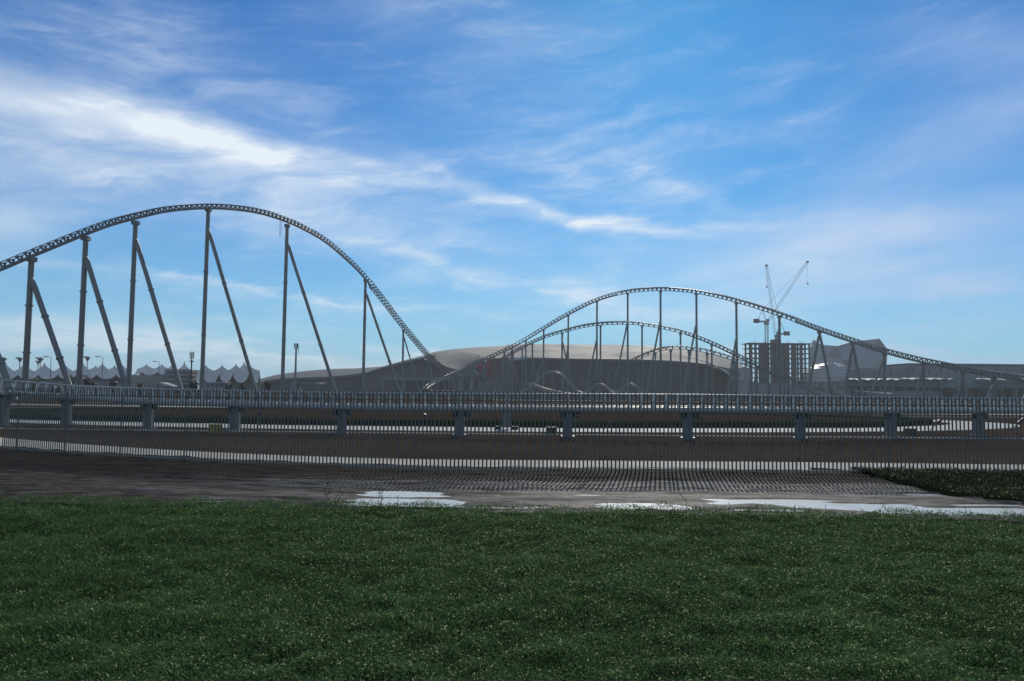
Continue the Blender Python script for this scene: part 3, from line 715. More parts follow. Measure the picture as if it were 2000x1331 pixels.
for (b, tz) in feet[1:-1]:
    top = Vector((b.x, b.y, tz - 1.02)); m = MB(); hw = .20
    for sx in (-1, 1): m.box((b.x + sx * .15, b.y, (top.z + GND) / 2), (.19, .42, top.z - GND))
    m.box((b.x, b.y, (top.z + GND) / 2 - .04), (.12, .34, top.z - GND - .08))
    col = m.build('support_column', 'column_steel', near)
    MB().box((b.x, b.y, GND + .05), (.75, .75, .10)).build('base_plate', 'column_steel', col)
    mm = MB(); prev = None                                    # black clamp hoop over the column head
    for k in range(13):
        a = math.pi * (-.08 + 1.16 * k / 12); q = Vector((b.x + .06 + .37 * math.cos(a), b.y - .16, top.z - .20 + .40 * math.sin(a)))
        if prev is not None: mm.beam(prev, q, .36, Vector((0, 1, 0)), .10)
        prev = q
    mm.build('clamp_hoop', 'black_rubber', col)
    MB().beam(Vector((b.x + .05, b.y, top.z - .05)), Vector((b.x + .05, b.y + .05, tz - .70)), .26, Vector((0, 1, 0))).build('saddle', 'column_steel', col)

# ================================================================== YARD THINGS
def crate(px, py, w, h, material, label):
    b = gnd(px, py, GND); root = thing('crate', label, 'crate', b, 'crates in the yard'); m = MB()
    m.box((b.x, b.y, GND + h / 2), (w * .94, w * .7, h)).build('body', material, root)
    for k in range(4): MB().box((b.x, b.y, GND + h * (.1 + .26 * k)), (w, w * .76, h * .12)).build('slat', material, root)
crate(421, 846, .62, .48, 'yellow_plastic', 'bright yellow slatted crate on the ground behind the fence')
crate(1077, 849, .66, .44, 'olive_plastic', 'brown slatted crate by the middle stub column behind the fence')
crate(1777, 851, .62, .44, 'olive_plastic', 'brown slatted crate near the tip of the ring road at the right')
b = gnd(989, 840, GND); root = thing('cable_cabinet', 'grey upright cabinet on a wide dark base beyond the low track', 'cabinet', b)
MB().box((b.x, b.y, .62), (.62, .5, 1.0)).build('body', 'column_steel', root)
MB().box((b.x, b.y - .26, .62), (.5, .02, .84)).build('door', 'column_steel', root)
for sx in (-.55, .55): MB().box((b.x + sx, b.y, GND + .12), (.42, .5, .24)).build('foot', 'black_rubber', root)
def spot(px, py, hgt, tilt, label):
    b = gnd(px, py, GND); root = thing('ground_spotlight', label, 'spotlight', b, 'spotlights in the yard')
    t = b + Vector((tilt * hgt, 0, hgt)); MB().tube(b, t, .03, None, 6).build('stake', 'black_rubber', root)
    d = (t - b).normalized(); m = MB(); m.beam(t - d * .02, t + Vector((tilt * .35, -.05, .28)), .16, Vector((0, 1, 0)), .2); m.build('lamp_head', 'black_rubber', root)
    MB().box((t.x, t.y - .1, t.z + .12), (.2, .03, .03)).build('bracket', 'black_rubber', root)
spot(507, 832, .7, 0.0, 'short upright spotlight on a stake left of the middle of the yard')
spot(819, 838, .7, .35, 'leaning spotlight on a stake between two stub columns')
spot(1177, 842, .45, .8, 'low slanting spotlight right of the brown crate')
spot(1816, 842, .55, .9, 'slanting spotlight beside the tip of the ring road')
spot(1975, 842, .6, .9, 'slanting spotlight at the right edge of the yard')
spot(128, 812, .7, .3, 'leaning spotlight at the left beside the ring road')
# ================================================================== BUILDINGS
def tops(pts): return [at(*q) for q in pts]
def dense(pts, n=8):
    o = []
    for a, b in zip(pts, pts[1:]):
        for k in range(n): o.append(tuple(x_ + (y_ - x_) * k / n for x_, y_ in zip(a, b)))
    o.append(pts[-1]); return o
def smooth_pts(pts, n=6):
    c = crom([Vector(p) for p in pts], n); return [tuple(p) for p in c]
def curtain(m, pts, thick=3.0, z0=GND, sm=True):
    P = tops(smooth_pts(pts) if sm else dense(pts, 3)); B = [Vector((p.x, p.y, z0)) for p in P]
    return m.solid_grid([P, B], (0, thick, 0))
def shell(m, front, back, rows=7, bulge=0.0, thick=1.2):
    A = tops(smooth_pts(front)); B = tops(smooth_pts(back)); n = min(len(A), len(B)); A = resample(A, 1e9)[:0] or A; rws = []
    for r_ in range(rows):
        f = r_ / (rows - 1); rws.append([A[i].lerp(B[i], f) + Vector((0, 0, bulge * math.sin(math.pi * f) + (B[i].z - A[i].z) * (math.sin(f * math.pi / 2) - f))) for i in range(n)])
    return m.solid_grid(rws, (0, 0, -thick))
hall = thing('arena_hall', 'vast low hall with a curved pale roof and long dark wall behind the coaster hills', 'building', (at(1000, 760, 430).x, 430, GND))
def part(name, fn, material, sm=50, parent=None, label=None):
    m = MB(); fn(m); return m.build(name, material, parent or hall, sm, label=label)
# left wing
w1_ = part('wall', lambda m: curtain(m, [(505, 748, 402), (545, 741.5, 401), (600, 739, 400), (650, 737, 399), (700, 732, 398), (750, 722, 397)]), 'dark_wall')
r1_ = part('roof', lambda m: shell(m, [(500, 748, 399), (545, 740, 398), (600, 737.5, 397), (650, 735.5, 396), (700, 730, 395), (752, 720, 394)],
                            [(512, 742, 462), (545, 733.5, 462), (600, 726, 462), (650, 722.5, 462), (700, 721.5, 462), (760, 718, 462)], bulge=.6), 'roof_pale')
# dark flank rising to the crest on the left
part('wall', lambda m: curtain(m, [(712, 731, 388), (735, 722, 388), (780, 709.5, 388), (820, 700.5, 388), (850, 701, 387), (880, 714, 386), (910, 724, 385), (945, 741, 384)]), 'roof_brown')
part('roof', lambda m: shell(m, [(712, 730, 386), (735, 721.5, 386), (780, 709, 386), (820, 700, 386), (850, 694, 386)], [(722, 728, 440), (745, 719, 440), (785, 707, 440), (825, 697, 440), (855, 690, 440)]), 'roof_grey')
# smooth grey lobe
part('roof_lobe', lambda m: shell(m, [(828, 702, 382), (850, 708, 381), (880, 719, 380), (905, 723.5, 380), (930, 717, 381), (945, 705, 383)], [(836, 697, 425), (862, 691, 428), (885, 688, 430), (905, 688, 430), (925, 691, 428), (941, 697, 425)], bulge=1.2), 'roof_grey')
part('trim', lambda m: m.sweep(tops(smooth_pts([(930, 692, 381), (937, 696, 381), (941, 701, 380)])), [Vector((1, 0, 0))] * 13, [Vector((0, 1, 0))] * 13, .55, 6), 'trim_white')
# main roof: brownish on the left, pale towards the middle and right
part('roof', lambda m: shell(m, [(842, 706, 432), (880, 704, 434), (930, 702, 436), (985, 699, 438)], [(842, 691, 520), (880, 685, 525), (930, 681, 530), (990, 678, 535)], bulge=.5), 'roof_brown')
part('roof', lambda m: shell(m, [(985, 699, 430), (1050, 699, 428), (1130, 701, 427), (1210, 702, 426), (1290, 704, 426), (1350, 708, 428), (1400, 715, 431), (1450, 727, 436)],
                             [(990, 677.5, 535), (1050, 676.5, 540), (1130, 677, 540), (1210, 678, 540), (1290, 681, 540), (1350, 687, 536), (1400, 696, 530), (1450, 712, 520)], bulge=1.0), 'roof_pale')
mainw = part('wall', lambda m: curtain(m, [(955, 712, 436), (985, 701, 434), (1050, 700.5, 432), (1130, 702.5, 431), (1210, 703.5, 430), (1290, 705.5, 430), (1350, 710, 432), (1400, 718, 435), (1440, 732, 440)]), 'dark_wall')
for k in range(44):
    px = 972 + k * 10.4; Y = 430.2 - .02 - 1.2 + abs(px - 1220) * .012
    a = at(px, np.interp(px, [955, 985, 1130, 1290, 1350, 1400, 1440], [714, 702.5, 704, 707, 712, 720, 734]), Y); MB().box((a.x, a.y, (a.z + GND) / 2), (.35, .5, a.z - GND)).build('mullion', 'dark_wall', mainw)
part('wall', lambda m: curtain(m, [(905, 726, 396), (925, 716, 396), (945, 707, 397), (965, 703, 398), (995, 703, 400)]), 'roof_brown')
# red fin, grey fins and white edges where the arms meet
part('red_roof', lambda m: m.solid_grid([tops([(930, 713, 376), (948, 708, 376), (968, 703, 377), (985, 700, 378)]), tops([(933, 722, 375), (944, 733, 374), (956, 738, 374), (966, 735, 375)])], (0, 2, 0)), 'roof_red', label='dark red roof fin')
part('fin', lambda m: m.solid_grid([tops([(888, 724, 372), (905, 719, 372), (922, 717, 372), (932, 724, 373)]), tops([(886, 729, 371), (898, 733, 371), (914, 737, 371), (940, 740, 372)])], (0, 2, 0)), 'roof_grey')
part('trim', lambda m: m.sweep(tops(smooth_pts([(921, 716, 370), (926, 722, 370), (934, 731, 370), (948, 738, 371)])), [Vector((1, 0, 0))] * 19, [Vector((0, 1, 0))] * 19, .5, 6), 'trim_white')
part('trim', lambda m: m.sweep(tops(smooth_pts([(987, 707, 415), (1005, 703, 415), (1030, 699, 418)])), [Vector((0, 1, 0))] * 13, [Vector((0, 0, 1))] * 13, .8, 6), 'trim_white')
part('trim', lambda m: m.sweep(tops(smooth_pts([(1340, 697, 424), (1375, 706, 423), (1400, 717, 422), (1422, 731, 421), (1438, 749, 420)])), [Vector((1, 0, 0))] * 25, [Vector((0, 1, 0))] * 25, .8, 6), 'trim_white')
part('red_roof', lambda m: shell(m, [(1388, 716, 428), (1410, 722, 428), (1432, 733, 428), (1446, 744, 428)], [(1390, 709, 455), (1415, 712, 455), (1436, 720, 455), (1452, 732, 455)]), 'roof_brown')
part('leg', lambda m: m.solid_grid([tops([(1443, 718, 414), (1455, 716, 414), (1468, 722, 414)]), tops([(1441, 745, 413), (1456, 742, 413), (1468, 742, 413)]), tops([(1440, 772, 412), (1452, 772, 412), (1461, 772, 412)])], (0, 4, 0)), 'facet_grey')
part('trim', lambda m: m.sweep(tops(smooth_pts([(1441, 722, 411), (1448, 728, 411), (1450, 735, 411), (1447, 742, 411)])), [Vector((1, 0, 0))] * 19, [Vector((0, 1, 0))] * 19, 1.0, 6), 'trim_white')
# long canopy and service buildings at the foot of the hall
sb = thing('service_block', 'low service block with a pale flat canopy in front of the hall', 'building', (at(815, 760, 370).x, 370, GND))
a, b = at(742, 737, 370), at(885, 737, 370); MB().box(((a.x + b.x) / 2, 373, a.z - .7), (b.x - a.x, 9, 1.5)).build('canopy', 'concrete', sb)
a, b = at(772, 745, 372), at(880, 745, 372); MB().box(((a.x + b.x) / 2, 376, (a.z + .5 + GND) / 2), (b.x - a.x, 6, a.z + .5 - GND)).build('wall', 'dark_wall', sb)
for px in (748, 790, 842, 878): a = at(px, 741, 369); MB().box((a.x, 369.5, (a.z + GND) / 2), (.9, .9, a.z - GND)).build('column', 'concrete', sb)
kb = thing('ticket_house', 'small pale boxy building below the red roof fin', 'building', (at(908, 760, 350).x, 350, GND))
a, b = at(893, 736, 350), at(921, 736, 350); MB().box(((a.x + b.x) / 2, 353, (a.z + GND) / 2), (b.x - a.x, 6, a.z - GND)).build('wall', 'concrete', kb)
MB().box(((a.x + b.x) / 2, 353, a.z + .2), (b.x - a.x + .8, 7, .5)).build('roof', 'concrete', kb)
a, b = at(901, 751, 349.9), at(917, 751, 349.9); MB().box(((a.x + b.x) / 2, 349.9, a.z - 2), (b.x - a.x, .3, 5)).build('shutter', 'mall_dark', kb)
kb = thing('plant_house', 'pale blue-grey boxy annex under the coaster columns right of the red fin', 'building', (at(950, 760, 352).x, 352, GND))
a, b = at(934, 744, 352), at(968, 744, 352); MB().box(((a.x + b.x) / 2, 355, (a.z + GND) / 2), (b.x - a.x, 6, a.z - GND)).build('wall', 'facet_grey', kb)
MB().box(((a.x + b.x) / 2, 354.5, a.z + .3), (b.x - a.x + 1, 7.5, .6)).build('roof', 'roof_brown', kb)
# open platforms at the foot of the hall
pf = thing('viewing_platform', 'stacked open platforms with rails at the foot of the dark hall wall', 'platform', (at(1150, 765, 300).x, 300, GND))
for py in (741, 745, 750):
    a, b = at(1132, py, 300), at(1168, py, 300); MB().box(((a.x + b.x) / 2, 301, a.z), (b.x - a.x, 3, .25)).build('deck', 'concrete', pf)
for px in (1133, 1150, 1167): a = at(px, 741, 300); MB().box((a.x, 300.5, (a.z + GND) / 2), (.3, .3, a.z - GND)).build('post', 'concrete', pf)

# --- concrete frame under construction and its cranes
CY = 500.0
fr_ = thing('concrete_frame', 'unfinished concrete frame of slabs and columns with open floors under two cranes', 'building', (at(1524, 760, CY).x, CY, GND))
zt_ = at(1524, 671, CY).z; fh = (at(1524, 671, CY).z - at(1524, 680.6, CY).z); x0, x1 = at(1467, 700, CY).x, at(1583, 700, CY).x; D = 14
nf = int(zt_ // fh)
for k in range(nf + 1):
    z_ = zt_ - k * fh; ex_ = 1.6 if k in (0, 1) else (.3 if k % 3 else .9)
    MB().box(((x0 + x1) / 2 + (.5 if k % 2 else -.3), CY + D / 2, z_), (x1 - x0 + 2 * ex_, D + ex_, .38)).build('slab', 'concrete_raw', fr_)
for f in (0.0, .075, .17, .36, .44, .52, .6, .70, .755, .845, .925, 1.0):
    for yy in ((.6, D - .6) if f not in (.44, .52) else (.6,)):
        x_ = x0 + .5 + (x1 - x0 - 1) * f; MB().box((x_, CY + yy, (zt_ + GND) / 2 - .1), (1.0 if f < .2 or f > .8 else 1.3, .9, zt_ - GND - .3)).build('column', 'concrete_raw', fr_)
for a, b in ((.21, .34), (.41, .68)):
    MB().box((x0 + (x1 - x0) * (a + b) / 2, CY + D * .5, (zt_ + GND) / 2 + .4), ((x1 - x0) * (b - a), D * .5, zt_ - GND)).build('core_wall', 'concrete_raw', fr_)
MB().box(((x0 + x1) / 2, CY - 1.5, 4.5), (x1 - x0 + 6, .5, 9.2)).build('hoarding', 'mall_wall', fr_)
MB().box((at(1520, 668, CY).x, CY + 5, zt_ + 1.4), (5.5, 5, 2.6)).build('roof_hut', 'concrete_raw', fr_)
for k in range(15): MB().beam(Vector((x0 + (x1 - x0) * (k + .3) / 15, CY + 1 + (k % 3) * 4, zt_)), Vector((x0 + (x1 - x0) * (k + .3) / 15, CY + 1 + (k % 3) * 4, zt_ + 1.2 + (k * 7 % 5) * .3)), .22).build('starter_bar', 'concrete_raw', fr_)
def lattice(m, p0, p1, w, t, n, up=Vector((0, 1, 0))):
    p0, p1 = Vector(p0), Vector(p1); d = (p1 - p0).normalized(); a = d.cross(up).normalized() * w / 2; b = a.cross(d).normalized() * w / 2
    C_ = [(-1, -1), (1, -1), (1, 1), (-1, 1)]
    for i_, j_ in C_: m.beam(p0 + a * i_ + b * j_, p1 + a * i_ + b * j_, t)
    for k in range(n):
        q0, q1 = p0.lerp(p1, k / n), p0.lerp(p1, (k + 1) / n)
        for s_ in range(4):
            c0, c1 = C_[s_], C_[(s_ + 1) % 4]; 
            if k % 2: c0, c1 = c1, c0
            m.beam(q0 + a * c0[0] + b * c0[1], q1 + a * c1[0] + b * c1[1], t * .7)
def crane(label, px, base, head_py, tip, cj_px, Y):
    hd = at(px, head_py, Y); root = thing('tower_crane', label, 'crane', (hd.x, Y, base), 'luffing cranes over the concrete frame')
    m = MB(); lattice(m, (hd.x, Y, base), hd, 1.8, .19, 14); m.build('mast', 'crane_paint', root)
    MB().box((hd.x, Y, hd.z + .6), (2.6, 2.6, 1.4)).build('slewing_ring', 'crane_paint', root)
    MB().box((hd.x + .3, Y - 1.8, hd.z + 2.4), (1.5, 1.5, 1.9)).build('cab', 'crane_paint', root)
    e = at(cj_px, head_py - 3, Y); sg = 1 if e.x > hd.x else -1
    m = MB(); m.box(((e.x + hd.x) / 2, Y, hd.z + 1.9), (abs(e.x - hd.x), 1.8, .9)); cj = m.build('counter_jib', 'crane_paint', root)
    MB().box((e.x - sg * 1.5, Y, hd.z + 2.2), (3.4, 2.2, 2.6)).build('counterweight', 'concrete_raw', cj)
    apex = Vector((hd.x + sg * 2.6, Y, hd.z + 9.5)); m = MB(); m.beam((hd.x, Y, hd.z + 1.5), apex, .3); m.beam((hd.x + sg * 6, Y, hd.z + 2), apex, .25); m.build('a_frame', 'crane_paint', root)
    tp_ = at(*tip, Y); m = MB(); lattice(m, (hd.x - sg * 1, Y, hd.z + 2), tp_, 1.2, .07, 22); jb = m.build('jib', 'crane_paint', root)
    m = MB(); m.box(tuple(tp_), (1.6, 1.2, 1.0)); m.build('jib_head', 'crane_paint', jb)
    m = MB(); m.beam(apex, tp_, .11); m.beam(tp_, tp_ - Vector((0, 0, 14)), .08); m.build('rope', 'black_rubber', root)
    hk = tp_ - Vector((0, 0, 14.4)); MB().box(tuple(hk), (.7, .5, 1.2)).build('hook_block', 'black_rubber', root)
crane('left tower crane on a tall lattice mast with its jib raised to the right', 1497, zt_ - .2, 634, (1577, 512), 1473, CY + 3)
crane('right tower crane beside the core with its jib raised steeply to the left', 1517, zt_ + 2.5, 658, (1497, 519), 1541, CY + 8)

# --- faceted white landmark, glazed dome, long shopping building
fc = thing('faceted_building', 'angular pale building of tilted triangular facets behind the coaster', 'building', (at(1660, 760, 640).x, 640, GND))
FV = {k: at(*v) for k, v in dict(a=(1581, 690, 640), b=(1590, 664, 650), c=(1604, 674, 640), d=(1635, 676, 628), e=(1612, 696, 625), f=(1646, 703, 622), g=(1662, 668, 640), h=(1718, 662, 650), i=(1734, 684, 650), j=(1729, 745, 650), k=(1690, 745, 620),
                                    l=(1650, 745, 615), m=(1585, 745, 625), n=(1668, 700, 618), o=(1700, 690, 640), p=(1690, 735, 619)).items()}
for q, mt_ in (('abc', 'facet_grey'), ('acem', 'facet_grey'), ('cde', 'facet_grey'), ('def', 'facet_dark'), ('efml', 'facet_grey'), ('dgf', 'facet_grey'), ('gnf', 'facet_grey'), ('nlf', 'facet_dark'), ('npl', 'facet_dark'), ('gon', 'facet_grey'), ('gho', 'facet_grey'), ('hio', 'facet_dark'), ('ion', 'facet_grey'), ('ijpn', 'facet_grey'), ('jkp', 'facet_grey')):
    m = MB(); P_ = [FV[c] for c in q]
    if q == 'efml': P_ = [FV[c] for c in 'efl'] ; m.prism(P_, (0, 3, 0)); P_ = [FV[c] for c in 'elm']
    m.prism(P_, (0, 3, 0)); m.build('facet', mt_, fc)
dm = thing('grid_shell_dome', 'low rounded dome of curved pale shell bands left of the long building', 'dome', (at(1632, 760, 560).x, 560, GND))
zc = at(1632, 745, 560).z; rx = (at(1690, 740, 560).x - at(1575, 740, 560).x) / 2; cx_ = (at(1690, 740, 560).x + at(1575, 740, 560).x) / 2; hz_ = at(1632, 708, 560).z - zc
for b_ in range(7):
    e0, e1 = R(90 * b_ / 7), R(90 * (b_ + 1) / 7 + 2); rws = []
    for e_ in (e0, (e0 + e1) / 2, e1):
        wob = 1.0 + .02 * (e_ == e0)
        rws.append([Vector((cx_ + rx * wob * math.cos(e_) * math.cos(t_), 572 - 22 * wob * math.cos(e_) * math.sin(t_), zc + hz_ * (math.sin(e_) + .03 * math.sin(5 * t_ + b_) * (e_ == e0)))) for t_ in np.linspace(0, math.pi, 33)])
    MB().solid_grid(rws, (0, .4, -.1)).build('shell_band', 'dome_shell', dm, 40)
    MB().sweep(rws[0], [Vector((0, 1, 0))] * 33, [Vector((0, 0, 1))] * 33, .38, 5).build('rim', 'trim_white', dm)
a = at(1578, 744, 556); b = at(1698, 744, 556); MB().box(((a.x + b.x) / 2, 566, (a.z + GND) / 2), (b.x - a.x, 20, a.z - GND)).build('drum', 'mall_wall', dm)
for k, px in enumerate((1588, 1604, 1622, 1641, 1660, 1680)): a = at(px, 755, 555.8); MB().box((a.x, 555.9, a.z), (4.2, .3, 5.5)).build('window', 'mall_dark', dm)

MY = 420.0
ml = thing('shopping_building', 'long grey flat-roofed building with narrow slit windows at the right edge', 'building', (at(1880, 770, MY).x, MY, GND))
def slab_px(p0, p1, ty, by, Y, depth, material, name, parent=ml, z0=None):
    a, b = at(p0, ty, Y), at(p1, ty, Y); c = at((p0 + p1) / 2, by, Y); zb = c.z if z0 is None else z0; zt2 = at((p0 + p1) / 2, ty, Y).z
    return MB().box(((a.x + b.x) / 2, Y + depth / 2, (zt2 + zb) / 2), (b.x - a.x, depth, zt2 - zb)).build(name, material, parent)
slab_px(1700, 1777, 720, 770, MY, 30, 'mall_wall', 'wall', z0=GND); slab_px(1776, 2150, 713, 770, MY - 2, 34, 'mall_wall', 'wall', z0=GND)
slab_px(1775.5, 2151, 711.5, 714, MY - 2.6, 35, 'roof_grey', 'parapet')
for k in range(22):
    px = 1784 + k * 13.2 + (k * 37 % 7); py = (724, 733, 727, 735)[k % 4]; a = at(px, py, MY - 2.1); MB().box((a.x, a.y, a.z), (.55, .3, 2.4)).build('window', 'mall_dark', ml)
for k in range(4): a = at(1708 + k * 16, 729 + (k % 2) * 5, MY - .1); MB().box((a.x, a.y, a.z), (.55, .3, 2.2)).build('window', 'mall_dark', ml)
pod = thing('arcade_block', 'low arcade with a blue-grey fascia and dark shopfronts in front of the long building', 'building', (at(1840, 770, 372).x, 372, GND))
slab_px(1655, 2150, 744.5, 757, 371, 10, 'teal_band', 'fascia', pod); slab_px(1660, 2150, 756, 775, 376, 5, 'mall_dark', 'wall', pod, z0=GND)
slab_px(1835, 1905, 736, 757, 369.5, 9, 'teal_band', 'stair_tower', pod)
for k in range(16):
    a = at(1672 + k * 24, 765, 372); MB().box((a.x, 372, (at(1672 + k * 24, 757, 372).z + GND) / 2), (.8, .8, at(1672 + k * 24, 757, 372).z - GND)).build('column', 'mall_wall', pod)
for k in range(15):
    a = at(1684 + k * 24, 763, 375.9); MB().box((a.x, 375.9, a.z - 1.2), (3.6, .3, 3.4)).build('window', 'black_rubber', pod)
slab_px(1700, 1835, 764, 775, 330, 3, 'concrete', 'plinth', pod, z0=GND)
def canopy(p0, p1, py, label):
    Y = 366; a, b = at(p0, py, Y), at(p1, py, Y); root = thing('wavy_canopy', label, 'canopy', ((a.x + b.x) / 2, Y, a.z - 2), 'wavy roof canopies on the arcade')
    n = 30; rws = [[Vector((a.x + (b.x - a.x) * i_ / n, Y + yy, a.z + (b.z - a.z) * i_ / n + .28 * math.sin(i_ * 1.1 + yy * .3) + yy * .05)) for i_ in range(n + 1)] for yy in (0, 3, 6, 9)]
    MB().solid_grid(rws, (0, 0, -.25)).build('sheet', 'trim_white', root, 60)
    for i_ in range(0, n + 1, 6): p = rws[0][i_]; MB().tube((p.x, p.y + 4.5, a.z - 2.2), (p.x, p.y + 4.5, p.z - .2), .14, None, 6).build('prop', 'lamp_steel', root)
canopy(1662, 1760, 741.5, 'white wavy canopy on the arcade below the angular building')
canopy(1768, 1862, 740.5, 'white wavy canopy on the middle of the arcade')
canopy(1910, 2060, 741, 'white wavy canopy on the arcade at the right edge')
tw_ = at(1715, 768, 300); 
sgn_ = thing('white_awning', 'thin white sagging awning at the foot of the tall hill on the right', 'awning', (at(1720, 768, 250).x, 250, GND))
P0 = [at(1680, 764, 250), at(1705, 766.5, 250), at(1725, 768.5, 250), at(1745, 769, 250)]; MB().solid_grid([P0, [p + Vector((0, 3, .2)) for p in P0]], (0, 0, -.12)).build('sheet', 'bright_rail', sgn_)
for p in P0: MB().tube((p.x, p.y + .3, GND), (p.x, p.y + .3, p.z), .07, None, 6).build('post', 'lamp_steel', sgn_)

# ================================================================== LEFT BACKGROUND: TENTS
ORDN = ['leftmost', 'second', 'third', 'fourth', 'fifth', 'sixth', 'seventh', 'eighth', 'ninth', 'tenth', 'eleventh', 'twelfth', 'thirteenth']
def tent(px, py, hw, Y, label, grp, base_py=741, arch_py=732):
    pk = at(px, py, Y); r_ = hw * Y / F; zb = at(px, base_py, Y).z; za = at(px, arch_py, Y).z; zs = at(px, arch_py - 7, Y).z
    root = thing('tent_canopy', label, 'tent', (pk.x, Y, GND), grp); n = 32; rws = []
    for q in np.linspace(0.02, 1, 11):
        row = []
        for k in range(n + 1):
            t_ = 2 * math.pi * k / n + math.pi / 4; c4 = abs(math.cos(2 * (t_ - math.pi / 4)));  c_ = max(abs(math.cos(t_)), abs(math.sin(t_)))
            mid_ = 1 - abs(math.sin(2 * t_)) ** .8; zm = za if abs(math.sin(t_)) > abs(math.cos(t_)) else zs
            edge = zb + (zm - zb) * mid_
            z_ = edge + (pk.z - edge) * ((1 - q) ** 1.45)
            row.append(Vector((pk.x + r_ * q / c_ * math.cos(t_) * (1 if q < 1 else .99), Y + r_ * q / c_ * math.sin(t_), z_)))
        rws.append(row)
    MB().solid_grid(rws, (0, 0, -.12)).build('canopy', 'tent_fabric', root, 60)
    MB().tube((pk.x, Y, pk.z - 1.2), (pk.x, Y, pk.z + .5), .35, .12, 8).build('mast_cap', 'lamp_steel', root)
    MB().tube((pk.x, Y, GND), (pk.x, Y, pk.z - .6), .16, None, 8).build('mast', 'lamp_steel', root)
    for sx in (-1, 1): MB().tube((pk.x + sx * r_ * .98, Y - r_ * .98, GND), (pk.x + sx * r_ * .98, Y - r_ * .98, zb), .14, None, 6).build('post', 'lamp_steel', root)
    MB().box((pk.x, Y + r_ * .6, (zb + za) / 2 / 1.0 - (zb + za) / 4 + GND / 2), (2 * r_ * .96, .4, (zb + za) / 2)).build('back_wall', 'tent_inner', root)
for i_, px in enumerate((11, 48, 87, 125, 162, 200, 237)):
    tent(px, 711, 19.2, 330, '%s pointed pale tent in the front row at the left edge' % ORDN[i_], 'pointed tents at the left')
for i_, (px, py) in enumerate(((402, 715), (434, 715), (461, 713), (492, 719))):
    tent(px, py, 15.8, 330, '%s pointed tent of the four right of the pale terrace block' % ORDN[i_], 'pointed tents right of the terrace block', 748, 731)
for px, py, lb in ((187, 716, 'small tent peak showing behind the fourth and fifth front tents'), (224, 715, 'small tent peak showing just right of the fifth front tent'), (286, 713, 'broad tent over the dark open stand left of the terrace block'),
                   (316, 713, 'broad tent directly left of the terrace block'), (337, 712, 'tent peak rising behind the terrace block roof'), (360, 709, 'sharp tent peak behind the black aerial mast'), (477, 709, 'tallest sharp tent peak at the right end of the tents')):
    tent(px, py, 18 if 280 < px < 320 else 11, 362, lb, 'tents in the back row', 733, 728)
st_ = thing('open_stand', 'dark open stand below the broad tents at the left', 'stand', (at(285, 760, 350).x, 350, GND))
slab_px(252, 320, 733, 757, 350, 4, 'tent_inner', 'back_wall', st_, z0=GND); slab_px(252, 321, 748, 757, 343, 7, 'concrete', 'terrace', st_, z0=GND)
tb_ = thing('terrace_block', 'pale stepped terrace block among the tents', 'building', (at(342, 760, 345).x, 345, GND))
for ty, p0, p1, yy in ((722, 322, 372, 347), (730, 320, 374, 345), (739, 318, 377, 343), (747, 316, 380, 341)): slab_px(p0, p1, ty, ty + 5, yy, 12, 'concrete', 'balcony', tb_)
slab_px(323, 370, 722, 757, 350, 10, 'mall_wall', 'wall', tb_, z0=GND)
for k in range(6):
    for ty in (728, 736.5, 745): a = at(328 + k * 8, ty, 349.8); MB().box((a.x, 349.8, a.z), (1.1, .3, 1.1)).build('window', 'mall_dark', tb_)
lw = thing('terrace_wall', 'low grey wall running below the pointed tents', 'wall', (at(120, 760, 322).x, 322, GND))
slab_px(-60, 252, 745, 758, 322, 1.2, 'concrete', 'panel', lw, z0=GND)
for k in range(11): a = at(-40 + k * 28, 745, 321.5); MB().box((a.x, 321.5, (a.z + GND) / 2 + .1), (.7, .7, a.z - GND + .3)).build('pier', 'concrete', lw)
bx_ = thing('site_trailer', 'white flat-roofed trailer cabin in front of the right tents', 'cabin', (at(418, 760, 240).x, 240, GND))
slab_px(400, 439, 748.5, 760, 240, 4, 'facet_grey', 'body', bx_, z0=GND); slab_px(408, 440, 746.6, 748.3, 239.4, 5, 'trim_white', 'roof', bx_)
for k in range(4): a = at(406 + k * 9, 753.5, 239.9); MB().box((a.x, 239.9, a.z), (.8, .1, .6)).build('window', 'mall_dark', bx_)
cp = thing('carport', 'white flat carport left of the long hall wing', 'shelter', (at(598, 760, 260).x, 260, GND))
slab_px(568, 625, 747, 749.5, 256, 9, 'facet_grey', 'roof', cp); slab_px(568, 582, 749, 765, 260, 4, 'facet_grey', 'wall', cp, z0=GND); slab_px(619, 625.5, 746.8, 750.5, 255, 4, 'trim_white', 'sign_panel', cp)
for px in (590, 605, 620): a = at(px, 749, 257); MB().box((a.x, 257, (a.z + GND) / 2), (.25, .25, a.z - GND)).build('post', 'facet_grey', cp)
gh = thing('ramp_roof', 'white sloping roof sheet beside the terrace block', 'shelter', (at(318, 760, 200).x, 200, GND))
m = MB(); m.prism([at(306, 747, 200), at(313, 747, 200), at(336, 754, 200), at(336, 756, 200), at(322, 754.5, 200)], (0, 4, 0)); m.build('roof', 'trim_white', gh)
for px in (308, 330): a = at(px, 752, 201); MB().box((a.x, 201, (a.z + GND) / 2), (.2, .2, a.z - GND)).build('post', 'lamp_steel', gh)

